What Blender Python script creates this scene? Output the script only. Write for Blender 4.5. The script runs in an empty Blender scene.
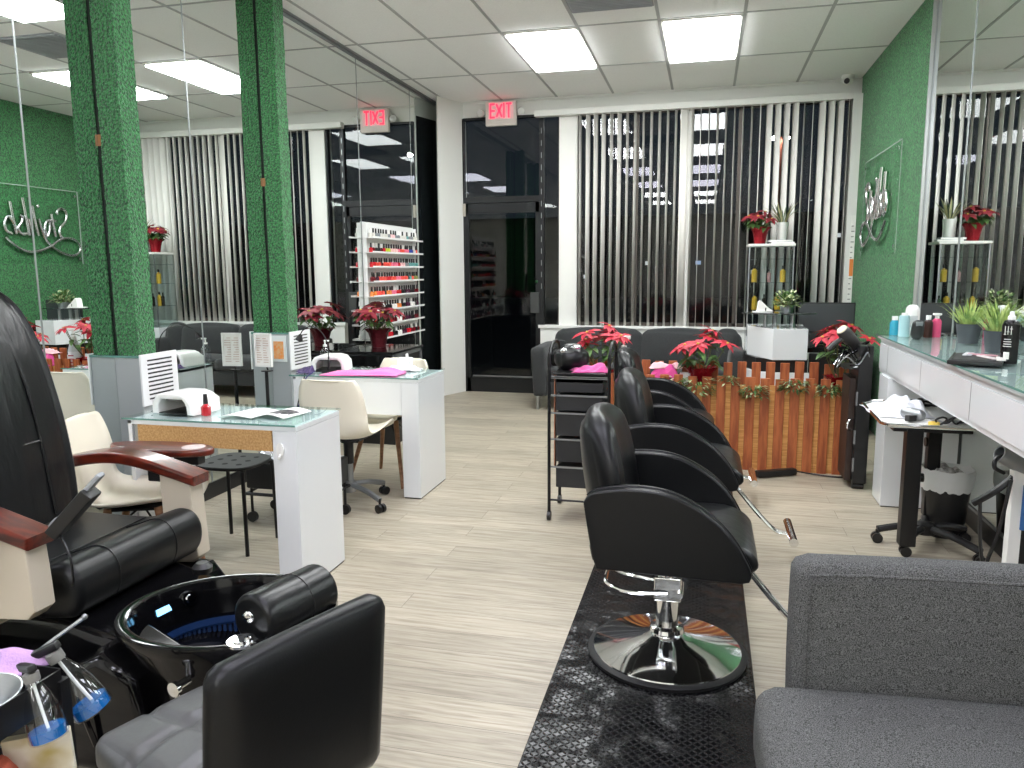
import bpy, bmesh, math, random
from mathutils import Vector as V, Matrix as M, Euler
SC = bpy.context.scene
COL = SC.collection
PI = math.pi
rnd = random.Random(7)

# ------------------------------------------------------------------ materials
def S(r, g, b):
    f = lambda c: (c/255/12.92) if c/255 <= .04045 else ((c/255+.055)/1.055)**2.4
    return (f(r), f(g), f(b), 1)

MATS = {}
def mat(name, col, rough=.5, metal=0., bump=None, vary=None, emit=None, spec=None, coat=0., alpha=None, trans=0., stretch=None, sheen=0.):
    """one node material; bump=(scale,strength,distance) noise bump; vary=(scale, other colour)"""
    if name in MATS: return MATS[name]
    m = bpy.data.materials.new(name); m.use_nodes = True
    nt = m.node_tree; b = nt.nodes['Principled BSDF']
    b.inputs['Base Color'].default_value = col
    b.inputs['Roughness'].default_value = rough
    b.inputs['Metallic'].default_value = metal
    if spec is not None: b.inputs['Specular IOR Level'].default_value = spec
    b.inputs['Coat Weight'].default_value = coat
    b.inputs['Coat Roughness'].default_value = .08
    b.inputs['Transmission Weight'].default_value = trans
    b.inputs['Sheen Weight'].default_value = sheen
    if emit:
        b.inputs['Emission Color'].default_value = emit[0]
        b.inputs['Emission Strength'].default_value = emit[1]
    tc = None
    if bump or vary:
        tc = nt.nodes.new('ShaderNodeTexCoord'); mp = nt.nodes.new('ShaderNodeMapping')
        nt.links.new(tc.outputs['Object'], mp.inputs[0])
        if stretch: mp.inputs['Scale'].default_value = stretch
    if bump:
        n = nt.nodes.new('ShaderNodeTexNoise'); n.inputs['Scale'].default_value = bump[0]; n.inputs['Detail'].default_value = 4
        nt.links.new(mp.outputs[0], n.inputs['Vector'])
        bp = nt.nodes.new('ShaderNodeBump'); bp.inputs['Strength'].default_value = bump[1]; bp.inputs['Distance'].default_value = bump[2]
        nt.links.new(n.outputs['Fac'], bp.inputs['Height']); nt.links.new(bp.outputs[0], b.inputs['Normal'])
    if vary:
        n = nt.nodes.new('ShaderNodeTexNoise'); n.inputs['Scale'].default_value = vary[0]; n.inputs['Detail'].default_value = 2.5
        nt.links.new(mp.outputs[0], n.inputs['Vector'])
        r = nt.nodes.new('ShaderNodeValToRGB'); r.color_ramp.elements[0].position = .36; r.color_ramp.elements[1].position = .64
        r.color_ramp.elements[0].color = col; r.color_ramp.elements[1].color = vary[1]
        nt.links.new(n.outputs['Fac'], r.inputs[0]); nt.links.new(r.outputs[0], b.inputs['Base Color'])
    MATS[name] = m
    return m

def glass(name, tint, ior=1.5, rough=0.0):
    if name in MATS: return MATS[name]
    m = bpy.data.materials.new(name); m.use_nodes = True; nt = m.node_tree
    for n in list(nt.nodes): nt.nodes.remove(n)
    o = nt.nodes.new('ShaderNodeOutputMaterial'); mx = nt.nodes.new('ShaderNodeMixShader')
    t = nt.nodes.new('ShaderNodeBsdfTransparent'); t.inputs[0].default_value = tint
    g = nt.nodes.new('ShaderNodeBsdfGlossy'); g.inputs['Roughness'].default_value = rough
    fr = nt.nodes.new('ShaderNodeFresnel'); fr.inputs[0].default_value = ior
    ge = nt.nodes.new('ShaderNodeNewGeometry')
    nt.links.new(MA(nt, 'MULTIPLY', fr.outputs[0], MA(nt, 'SUBTRACT', 1, ge.outputs['Backfacing'])), mx.inputs[0]); nt.links.new(t.outputs[0], mx.inputs[1]); nt.links.new(g.outputs[0], mx.inputs[2])
    nt.links.new(mx.outputs[0], o.inputs[0])
    MATS[name] = m
    return m

def N(nt, t, **kw):
    n = nt.nodes.new(t)
    for k, v in kw.items(): setattr(n, k, v)
    return n
def MA(nt, op, a, b=None, c=None):
    n = nt.nodes.new('ShaderNodeMath'); n.operation = op
    for i, x in enumerate((a, b, c)):
        if x is None: continue
        if isinstance(x, (int, float)): n.inputs[i].default_value = x
        else: nt.links.new(x, n.inputs[i])
    return n.outputs[0]

# wood-look vinyl planks running across the room
def floor_mat():
    m = bpy.data.materials.new('vinyl_planks'); m.use_nodes = True; nt = m.node_tree; b = nt.nodes['Principled BSDF']
    tc = N(nt, 'ShaderNodeTexCoord')
    br = N(nt, 'ShaderNodeTexBrick'); br.offset = .37; br.offset_frequency = 2
    br.inputs['Scale'].default_value = 1; br.inputs['Brick Width'].default_value = 1.22; br.inputs['Row Height'].default_value = .152
    br.inputs['Mortar Size'].default_value = .0012; br.inputs['Mortar Smooth'].default_value = .4; br.inputs['Bias'].default_value = 0
    br.inputs['Color1'].default_value = (0, 0, 0, 1); br.inputs['Color2'].default_value = (1, 1, 1, 1); br.inputs['Mortar'].default_value = (.5, .5, .5, 1)
    nt.links.new(tc.outputs['Object'], br.inputs['Vector'])
    # grain, shifted per plank
    mp = N(nt, 'ShaderNodeMapping'); mp.inputs['Scale'].default_value = (1.1, 17, 1)
    add = N(nt, 'ShaderNodeVectorMath', operation='MULTIPLY_ADD'); add.inputs[1].default_value = (13, 7, 3)
    nt.links.new(br.outputs['Color'], add.inputs[0]); nt.links.new(tc.outputs['Object'], add.inputs[2]); nt.links.new(add.outputs[0], mp.inputs[0])
    n1 = N(nt, 'ShaderNodeTexNoise'); n1.inputs['Scale'].default_value = 3.6; n1.inputs['Detail'].default_value = 8; n1.inputs['Roughness'].default_value = .62; n1.inputs['Distortion'].default_value = .7
    nt.links.new(mp.outputs[0], n1.inputs['Vector'])
    r = N(nt, 'ShaderNodeValToRGB'); e = r.color_ramp.elements
    e[0].position = .25; e[0].color = S(128, 119, 102); e[1].position = .76; e[1].color = S(190, 182, 163)
    x = e.new(.5); x.color = S(167, 158, 140)
    nt.links.new(n1.outputs['Fac'], r.inputs[0])
    mx = N(nt, 'ShaderNodeMix', data_type='RGBA', blend_type='MULTIPLY'); mx.inputs[0].default_value = 1
    pl = N(nt, 'ShaderNodeMapRange'); pl.inputs[3].default_value = .86; pl.inputs[4].default_value = 1.07
    sp = N(nt, 'ShaderNodeSeparateColor'); nt.links.new(br.outputs['Color'], sp.inputs[0]); nt.links.new(sp.outputs[0], pl.inputs[0])
    nt.links.new(r.outputs[0], mx.inputs[6]); nt.links.new(pl.outputs[0], mx.inputs[7])
    mo = N(nt, 'ShaderNodeMix', data_type='RGBA'); nt.links.new(br.outputs['Fac'], mo.inputs[0]); nt.links.new(mx.outputs[2], mo.inputs[6]); mo.inputs[7].default_value = S(96, 88, 76)
    nt.links.new(mo.outputs[2], b.inputs['Base Color'])
    b.inputs['Roughness'].default_value = .42
    bp = N(nt, 'ShaderNodeBump'); bp.inputs['Strength'].default_value = .25; bp.inputs['Distance'].default_value = .002
    nt.links.new(n1.outputs['Fac'], bp.inputs['Height']); nt.links.new(bp.outputs[0], b.inputs['Normal'])
    return m

# raised diamond-tread rubber
def tread_mat():
    m = bpy.data.materials.new('diamond_tread_rubber'); m.use_nodes = True; nt = m.node_tree; b = nt.nodes['Principled BSDF']
    tc = N(nt, 'ShaderNodeTexCoord'); sx = N(nt, 'ShaderNodeSeparateXYZ'); nt.links.new(tc.outputs['Object'], sx.inputs[0])
    k = 1/.0155
    u = MA(nt, 'MULTIPLY', sx.outputs[0], k); v = MA(nt, 'MULTIPLY', sx.outputs[1], k)
    fu = MA(nt, 'FLOOR', u); fv = MA(nt, 'FLOOR', v)
    par = MA(nt, 'FLOORED_MODULO', MA(nt, 'ADD', fu, fv), 2)
    sg = MA(nt, 'MULTIPLY_ADD', par, 2, -1)
    pu = MA(nt, 'ADD', MA(nt, 'SUBTRACT', u, fu), -.5); pv = MA(nt, 'ADD', MA(nt, 'SUBTRACT', v, fv), -.5)
    spv = MA(nt, 'MULTIPLY', pv, sg)
    a = MA(nt, 'ADD', pu, spv); c = MA(nt, 'SUBTRACT', pu, spv)
    q = MA(nt, 'ADD', MA(nt, 'POWER', MA(nt, 'MULTIPLY', a, 1.15), 2), MA(nt, 'POWER', MA(nt, 'MULTIPLY', c, 3.2), 2))
    h = MA(nt, 'MAXIMUM', MA(nt, 'SUBTRACT', 1, q), 0)
    # soft dents that crease the mat
    nz = N(nt, 'ShaderNodeTexNoise'); nz.inputs['Scale'].default_value = 7; nz.inputs['Detail'].default_value = 2
    nt.links.new(tc.outputs['Object'], nz.inputs['Vector'])
    hh = MA(nt, 'ADD', MA(nt, 'MULTIPLY', h, .0026), MA(nt, 'MULTIPLY', nz.outputs['Fac'], .02))
    bp = N(nt, 'ShaderNodeBump'); bp.inputs['Strength'].default_value = 1; bp.inputs['Distance'].default_value = 1
    nt.links.new(hh, bp.inputs['Height']); nt.links.new(bp.outputs[0], b.inputs['Normal'])
    b.inputs['Base Color'].default_value = (.005, .005, .0055, 1); b.inputs['Roughness'].default_value = .24; b.inputs['Specular IOR Level'].default_value = .3
    return m

def ceiling_mat():
    return mat('ceiling_tile', S(247, 247, 245), .9, bump=(160, .25, .002), vary=(90, S(242, 242, 240)))

WHITE = mat('white_paint', S(226, 226, 221), .55, bump=(40, .05, .002))
GLOSSW = mat('white_gloss_laminate', S(226, 229, 231), .12, coat=.4)
TURF = mat('artificial_turf', S(12, 74, 32), .85, bump=(95, 1., .03), vary=(70, S(64, 158, 84)), sheen=.25)
TURFD = mat('turf_backing', S(30, 40, 32), .8)
MIRROR = mat('mirror_silver', (.80, .84, .82, 1), 0.0, 1.)
CHROME = mat('chrome', (.82, .83, .84, 1), .07, 1.)
STEEL = mat('brushed_steel', S(168, 172, 174), .3, 1., bump=(30, .12, .002), stretch=(1, 1, 30))
GREYM = mat('grey_metal', S(150, 153, 155), .35, .8)
BLK = mat('black_plastic', (.007, .007, .0075, 1), .38)
BLKG = mat('black_gloss', (.003, .003, .0035, 1), .09, spec=.32, coat=.12)
BLKM = mat('black_metal', (.007, .007, .0075, 1), .4, .2)
LEATH = mat('black_leather', (.006, .0065, .007, 1), .36, bump=(230, .12, .003), spec=.28)
LEATHB = mat('black_vinyl_wrinkled', (.0065, .007, .0075, 1), .31, bump=(14, .3, .012), spec=.34)
LEATHW = mat('black_leather_folded', (.0065, .007, .0075, 1), .3, bump=(5, .55, .025), stretch=(1, 1.5, .5), spec=.42)
LEATHG = mat('grey_black_quilted_vinyl', S(84, 85, 84), .45, bump=(60, .2, .004))
RUBBER = mat('black_rubber', (.006, .006, .0065, 1), .6)
FABRIC = mat('charcoal_woven_fabric', S(48, 48, 47), 1., bump=(520, .5, .002), vary=(430, S(112, 113, 112)), spec=.1)
FABRICD = mat('charcoal_sofa_fabric', S(34, 36, 37), .95, bump=(400, .5, .002), vary=(200, S(52, 54, 55)), sheen=.15)
BRONZE = mat('dark_bronze_frame', S(43, 44, 45), .4, .6)
DESKGL = glass('desk_glass', (.93, .985, .972, 1), 1.4)
CLEAR = glass('clear_plastic', (.90, .93, .94, 1), 1.9)
PANE = glass('window_glass', (.84, .87, .88, 1), 1.62)
GLEDGE = mat('glass_edge_green', S(96, 140, 130), .15)
PINKT = mat('pink_towel', S(240, 108, 178), .95, bump=(220, .8, .004), sheen=.4)
MAGT = mat('magenta_towel', S(205, 70, 140), .95, bump=(220, .8, .004), sheen=.4)
CREAM = mat('cream_moulded_plastic', S(236, 229, 210), .35)
MAHOG = mat('mahogany_lacquer', S(66, 20, 13), .28, vary=(9, S(104, 36, 20)), coat=.25, stretch=(1, 6, 6))
BEIGE = mat('beige_plastic', S(196, 186, 168), .45)
CHIP = mat('particleboard', S(196, 158, 104), .8, vary=(120, S(170, 128, 78)), bump=(120, .3, .002))
CEDAR = mat('red_cedar_picket', S(138, 68, 32), .6, vary=(6, S(176, 98, 52)), stretch=(9, 9, 1), bump=(40, .2, .002))
REED = mat('amber_reed_backing', S(186, 128, 64), .7, vary=(7, S(212, 158, 92)), stretch=(1, 1, 14), bump=(9, .5, .004))
WOODL = mat('walnut_leg', S(128, 88, 58), .5, vary=(8, S(152, 110, 76)), stretch=(1, 1, 9))
BLIND = mat('vinyl_blind', S(232, 230, 224), .5)
PAPER = mat('paper', S(238, 237, 232), .8)
RED = mat('poinsettia_red', S(158, 14, 38), .6, vary=(14, S(196, 34, 58)))
REDD = mat('poinsettia_dark_red', S(112, 16, 30), .6, vary=(14, S(146, 30, 48)))
FOIL = mat('red_foil', S(150, 16, 32), .25, .5, bump=(60, .8, .01))
FOILD = mat('burgundy_foil', S(88, 16, 26), .3, .4, bump=(60, .8, .01))
LEAFG = mat('leaf_green', S(50, 84, 40), .6, vary=(20, S(88, 122, 58)))
LEAFC = mat('leaf_variegated', S(118, 140, 88), .6, vary=(60, S(208, 212, 168)))
GRASS = mat('grass_blade_green', S(104, 138, 66), .6, vary=(20, S(190, 204, 118)))
STEM = mat('stem_brown_green', S(92, 92, 52), .7)
SOIL = mat('soil', S(40, 30, 24), .95)
POTG = mat('anthracite_pot', S(62, 66, 70), .6)
WPOT = mat('white_ceramic', S(236, 236, 232), .25)
YELL = mat('amber_liquid', S(226, 178, 62), .3)
BLUEL = mat('blue_liquid', S(24, 120, 205), .1, emit=None)
GLOW = mat('blue_pool_light', S(40, 100, 190), .3, emit=(S(70, 150, 255), 1.6))

# ------------------------------------------------------------------ mesh builder
class MB:
    def __init__(s): s.bm = bmesh.new(); s.k = 0
    def _merge(s, t, mtx=None):
        if mtx is not None: t.transform(mtx)
        for f in t.faces: f.material_index = s.k
        me = bpy.data.meshes.new('t'); t.to_mesh(me); t.free()
        s.bm.from_mesh(me); bpy.data.meshes.remove(me)
        return s
    def m(s, k): s.k = k; return s
    def box(s, x0, x1, y0, y1, z0, z1, b=0., seg=2, rot=None):
        t = bmesh.new(); bmesh.ops.create_cube(t, size=1)
        t.transform(M.Diagonal((abs(x1-x0), abs(y1-y0), abs(z1-z0), 1)))
        if b > 0: bmesh.ops.bevel(t, geom=t.edges[:], offset=b, segments=seg, profile=.5, affect='EDGES', clamp_overlap=True)
        mt = M.Translation(((x0+x1)/2, (y0+y1)/2, (z0+z1)/2))
        if rot: mt = mt @ Euler(rot).to_matrix().to_4x4()
        return s._merge(t, mt)
    def cbox(s, c, size, rot=(0, 0, 0), b=0., seg=2):
        a, d, e = size
        return s.box(c[0]-a/2, c[0]+a/2, c[1]-d/2, c[1]+d/2, c[2]-e/2, c[2]+e/2, b, seg, rot)
    def cushion(s, c, size, rot=(0, 0, 0), b=.04, puff=.02, cuts=5):
        """a padded box: subdivided, edges rounded, faces swollen"""
        t = bmesh.new(); bmesh.ops.create_cube(t, size=1)
        bmesh.ops.subdivide_edges(t, edges=t.edges[:], cuts=cuts*2+1, use_grid_fill=True)
        h = [x/2 for x in size]
        for v in t.verts:
            p = [v.co[i]*2 for i in range(3)]
            q = [p[i]*h[i] for i in range(3)]
            inn = [max(-(h[i]-min(b, h[i])), min(h[i]-min(b, h[i]), q[i])) for i in range(3)]
            d = V([q[i]-inn[i] for i in range(3)])
            if d.length > 1e-9:
                d = d.normalized()*min(b, *h)
            w = [1-min(1, abs(p[i]))**2 for i in range(3)]
            for i in range(3):
                j, k2 = (i+1) % 3, (i+2) % 3
                if abs(abs(p[i])-1) < 1e-6: d[i] += puff*math.copysign(w[j]*w[k2], p[i])
            v.co = V(inn)+d
        return s._merge(t, M.Translation(c) @ Euler(rot).to_matrix().to_4x4())
    def cyl(s, p0, p1, r0, r1=None, seg=16, caps=True):
        p0 = V(p0); p1 = V(p1); d = p1-p0
        t = bmesh.new()
        bmesh.ops.create_cone(t, cap_ends=caps, segments=seg, radius1=r0, radius2=r0 if r1 is None else r1, depth=d.length)
        return s._merge(t, M.Translation((p0+p1)/2) @ d.to_track_quat('Z', 'Y').to_matrix().to_4x4())
    def tube(s, pts, r, seg=8, smooth=0, closed=False):
        pts = [V(p) for p in pts]
        if smooth: pts = catmull(pts, smooth, closed)
        n = len(pts); t = bmesh.new(); rings = []; prev = None
        for i, p in enumerate(pts):
            if closed: d = (pts[(i+1) % n]-pts[i-1])
            else: d = pts[min(i+1, n-1)]-pts[max(i-1, 0)]
            if d.length < 1e-9: d = V((0, 0, 1))
            d.normalize()
            if prev is None:
                a = V((0, 0, 1)) if abs(d.z) < .9 else V((1, 0, 0))
                u = d.cross(a).normalized()
            else:
                u = prev-d*prev.dot(d); u.normalize()
            prev = u; w = d.cross(u)
            rr = r[i*(len(r)-1)//max(n-1, 1)] if isinstance(r, (list, tuple)) else r
            rings.append([t.verts.new(p+(u*math.cos(2*PI*k/seg)+w*math.sin(2*PI*k/seg))*rr) for k in range(seg)])
        for i in range(n if closed else n-1):
            A, B = rings[i], rings[(i+1) % n]
            for k in range(seg): t.faces.new((A[k], A[(k+1) % seg], B[(k+1) % seg], B[k]))
        if not closed:
            t.faces.new(rings[0][::-1]); t.faces.new(rings[-1])
        bmesh.ops.recalc_face_normals(t, faces=t.faces[:])
        return s._merge(t)
    def lathe(s, prof, c=(0, 0, 0), seg=24, rot=None, sx=1., sy=1., close=True):
        t = bmesh.new(); rings = []
        for r, z in prof:
            if r < 1e-6: rings.append([t.verts.new((0, 0, z))])
            else: rings.append([t.verts.new((r*sx*math.cos(2*PI*k/seg), r*sy*math.sin(2*PI*k/seg), z)) for k in range(seg)])
        for A, B in zip(rings, rings[1:]):
            for k in range(seg):
                q = []
                for x in (A[k % len(A)], A[(k+1) % len(A)], B[(k+1) % len(B)], B[k % len(B)]):
                    if x not in q: q.append(x)
                if len(q) > 2: t.faces.new(q)
        if close:
            for rg in (rings[0], rings[-1]):
                if len(rg) > 2: t.faces.new(rg)
        bmesh.ops.recalc_face_normals(t, faces=t.faces[:])
        mt = M.Translation(c)
        if rot: mt = mt @ Euler(rot).to_matrix().to_4x4()
        return s._merge(t, mt)
    def prism(s, poly, axis, a, b, bev=0., seg=3, mtx=None):
        """polygon in the two axes other than `axis`, extruded a..b"""
        t = bmesh.new()
        def P(u, v, w): return {'x': (w, u, v), 'y': (u, w, v), 'z': (u, v, w)}[axis]
        v0 = [t.verts.new(P(u, v, a)) for u, v in poly]; v1 = [t.verts.new(P(u, v, b)) for u, v in poly]
        n = len(poly); t.faces.new(v0[::-1]); t.faces.new(v1)
        for i in range(n): t.faces.new((v0[i], v0[(i+1) % n], v1[(i+1) % n], v1[i]))
        bmesh.ops.recalc_face_normals(t, faces=t.faces[:])
        if bev > 0:
            ed = [e for e in t.edges if (e.verts[0] in v0) == (e.verts[1] in v0)]
            bmesh.ops.bevel(t, geom=ed, offset=bev, segments=seg, profile=.5, affect='EDGES', clamp_overlap=True)
        return s._merge(t, mtx)
    def ell(s, c, r, rot=(0, 0, 0), seg=16):
        t = bmesh.new(); bmesh.ops.create_uvsphere(t, u_segments=seg, v_segments=max(6, seg//2), radius=1)
        return s._merge(t, M.Translation(c) @ Euler(rot).to_matrix().to_4x4() @ M.Diagonal((*r, 1)))
    def leaf(s, p, d, l, w, droop=.2, fold=.25, up=V((0, 0, 1))):
        """a pointed leaf with a midrib fold"""
        p = V(p); d = V(d).normalized(); sd = d.cross(up)
        if sd.length < 1e-3: sd = V((1, 0, 0))
        sd.normalize(); nn = sd.cross(d)
        rows = [(0, .05), (.25, .75), (.5, 1.), (.78, .6), (1, .02)]
        L, C_, R_ = [], [], []
        bm = s.bm
        for f, ww in rows:
            c = p+d*l*f-nn*(droop*l*f*f)
            C_.append(bm.verts.new(c)); L.append(bm.verts.new(c+sd*w/2*ww+nn*fold*w/2*ww)); R_.append(bm.verts.new(c-sd*w/2*ww+nn*fold*w/2*ww))
        for i in range(4):
            for A, B in ((L, C_), (C_, R_)):
                f = bm.faces.new((A[i], B[i], B[i+1], A[i+1])); f.material_index = s.k
        return s
    def grid(s, nx, ny, fn):
        """open sheet from fn(u,v)"""
        vs = [[s.bm.verts.new(fn(i/nx, j/ny)) for j in range(ny+1)] for i in range(nx+1)]
        for i in range(nx):
            for j in range(ny):
                f = s.bm.faces.new((vs[i][j], vs[i+1][j], vs[i+1][j+1], vs[i][j+1])); f.material_index = s.k
        return s
    def build(s, name, mats, parent=None, W=True, ang=38, **props):
        """link as ONE object; W: vertices are in world coordinates"""
        if W and parent is not None:
            root = parent
            while root.parent is not None: root = root.parent
            s.bm.transform((M.Translation(root.location) @ root.rotation_euler.to_matrix().to_4x4()).inverted())
        me = bpy.data.meshes.new(name); s.bm.to_mesh(me); s.bm.free()
        for mm in (mats if isinstance(mats, (list, tuple)) else [mats]): me.materials.append(mm)
        me.polygons.foreach_set('use_smooth', [True]*len(me.polygons))
        try: me.set_sharp_from_angle(angle=math.radians(ang))
        except Exception: pass
        o = bpy.data.objects.new(name, me); COL.objects.link(o)
        if ang < 55:
            wn = o.modifiers.new('normals', 'WEIGHTED_NORMAL'); wn.keep_sharp = True
        if parent is not None: o.parent = parent
        for k, v in props.items(): o[k] = v
        return o

def catmull(pts, n, closed=False):
    out = []; L = len(pts)
    for i in range(L if closed else L-1):
        g = (lambda k: pts[k % L]) if closed else (lambda k: pts[max(0, min(L-1, k))])
        p0, p1, p2, p3 = g(i-1), g(i), g(i+1), g(i+2)
        for j in range(n):
            t = j/n
            out.append(.5*((2*p1)+(p2-p0)*t+(2*p0-5*p1+4*p2-p3)*t*t+(3*p1-p0-3*p2+p3)*t**3))
    if not closed: out.append(pts[-1])
    return out

def T(name, label, cat, loc=(0, 0, 0), rz=0., group=None):
    o = bpy.data.objects.new(name, None); COL.objects.link(o)
    o.location = loc; o.rotation_euler = (0, 0, rz); o.empty_display_size = .1
    o['label'] = label; o['category'] = cat
    if group: o['group'] = group
    return o
def tag(o, label, cat, group=None):
    o['label'] = label; o['category'] = cat
    if group: o['group'] = group
    return o
def one(mb, name, mats, label, cat, loc=None, group=None, rz=0., ang=38):
    """a thing that is one mesh; loc given => mesh is in local coordinates"""
    o = mb.build(name, mats, ang=ang)
    if loc is not None: o.location = loc; o.rotation_euler = (0, 0, rz)
    return tag(o, label, cat, group)
def struct(mb, name, mats, parent=None, ang=38):
    o = mb.build(name, mats, parent, ang=ang)
    if parent is None: o['kind'] = 'structure'
    return o
def dup(root, loc, rz=None, label=None, group=None):
    r = root.copy(); COL.objects.link(r); r.location = loc
    if rz is not None: r.rotation_euler = (0, 0, rz)
    if label: r['label'] = label
    if group: r['group'] = group
    def kids(a, b):
        for ch in list(a.children):
            c = ch.copy(); COL.objects.link(c); c.parent = b
            kids(ch, c)
    kids(root, r)
    return r
# ------------------------------------------------------------------ camera
CAMH = 1.42
cam = bpy.data.cameras.new('camera'); co = bpy.data.objects.new('camera', cam); COL.objects.link(co)
def cam_basis():
    f, vx, vy, roll = 770., 707., 268., .0066
    d = V((vx-512, 384-vy, -f)); h = V((math.cos(roll), math.sin(roll), 0))
    up = h.cross(d).normalized()
    if up.y < 0: up = -up
    Y = d.normalized(); X = Y.cross(up)
    return M((X, Y, up))
co.matrix_world = M.Translation((0, 0, CAMH)) @ cam_basis().to_4x4()
cam.sensor_width = 36; cam.lens = 770/1024*36; cam.clip_start = .02; cam.clip_end = 200
SC.camera = co

# ------------------------------------------------------------------ room shell
CZ = 3.27; XL = -3.0; XR = 1.45; YF = 8.6; YB = -8.0
struct(MB().box(-3.4, 1.9, YB-.2, YF+.06, -.1, 0), 'floor', floor_mat())
struct(MB().box(-3.4, 1.9, YB-.2, YF+.2, CZ, CZ+.1), 'ceiling', ceiling_mat())
struct(MB().box(XL-.2, XL-.012, YB, YF+.06, 0, CZ), 'wall_left', WHITE)
struct(MB().box(XR+.012, XR+.2, YB, YF+.06, 0, CZ), 'wall_right', WHITE)
struct(MB().box(-3.2, 1.65, YB-.2, YB, 0, CZ), 'wall_back', WHITE)
w = MB()
w.box(XL-.2, -2.715, YF+.0, YF+.12, 0, CZ)                      # corner beside the door
w.box(-2.715, 1.65, YF-.0, YF+.12, 3.09, CZ)                     # header
w.box(-1.60, -1.40, YF-.06, YF+.12, .79, 3.1)                    # post between door and window
w.box(-1.80, 1.65, YF-.12, YF+.12, 0, .79, .004)                 # low wall under the window
w.box(1.345, 1.65, YF-.15, YF+.12, .79, 3.1)
struct(w, 'wall_front', WHITE)
struct(MB().prism([(-2.868, 8.18), (-2.712, 8.585), (-2.712, 8.61), (-2.728, 8.61), (-2.880, 8.19)], 'z', 0, CZ-.004), 'trim_5', WHITE)
struct(MB().prism([(-2.882, 8.195), (-2.732, 8.60), (-2.99, 8.60), (-2.99, 8.575)], 'z', 3.08, CZ-.006), 'trim_7', WHITE)  # added white infill above the dark one, standing in for the reflected header
struct(MB().prism([(-2.882, 8.195), (-2.732, 8.60), (-2.99, 8.60), (-2.99, 8.575)], 'z', 0, 3.08), 'trim_6', mat('added_dark_infill', S(48, 52, 55), .05, spec=.8))  # added dark infill facing the mirror, so its reflection reads as dark glass
struct(MB().box(-1.82, 1.42, YF-.14, YF-.12, .765, .80, .004), 'trim_1', WHITE)
# suspended ceiling grid
g = MB()
gx = [-2.86, -2.25, -1.635, -1.025, -.405, .215, .825, 1.44]
gy = [8.6-1.17-1.22*i for i in range(13)]
for x in gx: g.box(x-.012, x+.012, YB, YF, CZ-.004, CZ+.001)
for y in gy: g.box(XL, XR, y-.012, y+.012, CZ-.0035, CZ+.001)
struct(g, 'trim_2', mat('grid_white', S(176, 177, 176), .6))
# wall angles, mirror channel along the left wall top
struct(MB().box(XL-.012, XL+.012, YB, YF-.08, CZ-.035, CZ-.022).box(XL-.012, XL+.02, YB, YF-.08, CZ-.016, CZ), 'trim_3', GREYM)
struct(MB().box(-2.715, XR, YF-.02, YF, CZ-.02, CZ), 'trim_4', WHITE)
struct(MB().box(XL-.012, XL+.006, YB, YF-.08, 0, .10), 'baseboard_left', BLK)
struct(MB().box(XR-.004, XR+.012, YB, 6.0, 0, .10).m(1).box(XR-.006, XR+.012, YB, 6.0, .10, .115), 'baseboard_right', [BLK, GREYM])

# ceiling lights
FR = mat('light_frame', S(225, 222, 214), .5)
WARM = mat('lit_diffuser', (1, 1, 1, 1), .5, emit=((.965, .99, 1, 1), 11.2))
COOL = mat('lit_diffuser_cool', (1, 1, 1, 1), .5, emit=((.86, .85, 1, 1), 7.5))
rows = [('in the row next to the window', WARM), ('in the second row from the window', WARM), ('in the third row from the window', COOL),
        ('in the fourth row from the window', COOL), ('in the fifth row from the window', WARM), ('in the row by the rear wall', WARM)]
for i, (txt, em) in enumerate(rows):
    y0 = 6.22-2.44*i
    for x0, side in ((-1.635, 'on the mirrored pillar side'), (-.405, 'on the hair station side')):
        t = T('ceiling_light', f'white fluorescent ceiling panel {txt}, {side}', 'ceiling light', (x0+.308, y0+.61, CZ))
        a, b, c, d = x0+.018, x0+.602, y0+.018, y0+1.202
        f = MB().box(a-.004, b+.004, c-.004, c+.022, CZ-.012, CZ).box(a-.004, b+.004, d-.022, d+.004, CZ-.012, CZ)
        f.box(a-.004, a+.02, c, d, CZ-.012, CZ).box(b-.02, b+.004, c, d, CZ-.012, CZ).build('light_frame', FR, t)
        MB().box(a+.015, b-.015, c+.015, d-.015, CZ-.026, CZ-.003).build('diffuser', em, t)  # hangs below the frame so its glowing sides brighten the ceiling
# air return grille
t = T('ceiling_vent', 'grey square air vent set in a ceiling tile between the lights', 'vent', (-.71, 5.58, CZ))
MB().box(-1.01, -.42, 5.28, 5.88, CZ-.006, CZ).build('vent_backing', mat('vent_grey', S(150, 153, 156), .6), t)
q = MB()
for i in range(18): q.box(-1.0, -.43, 5.295+i*.0325, 5.305+i*.0325, CZ-.016, CZ-.006)
q.build('vent_slats', mat('vent_slat', S(168, 171, 174), .5), t, kind='stuff')

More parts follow.
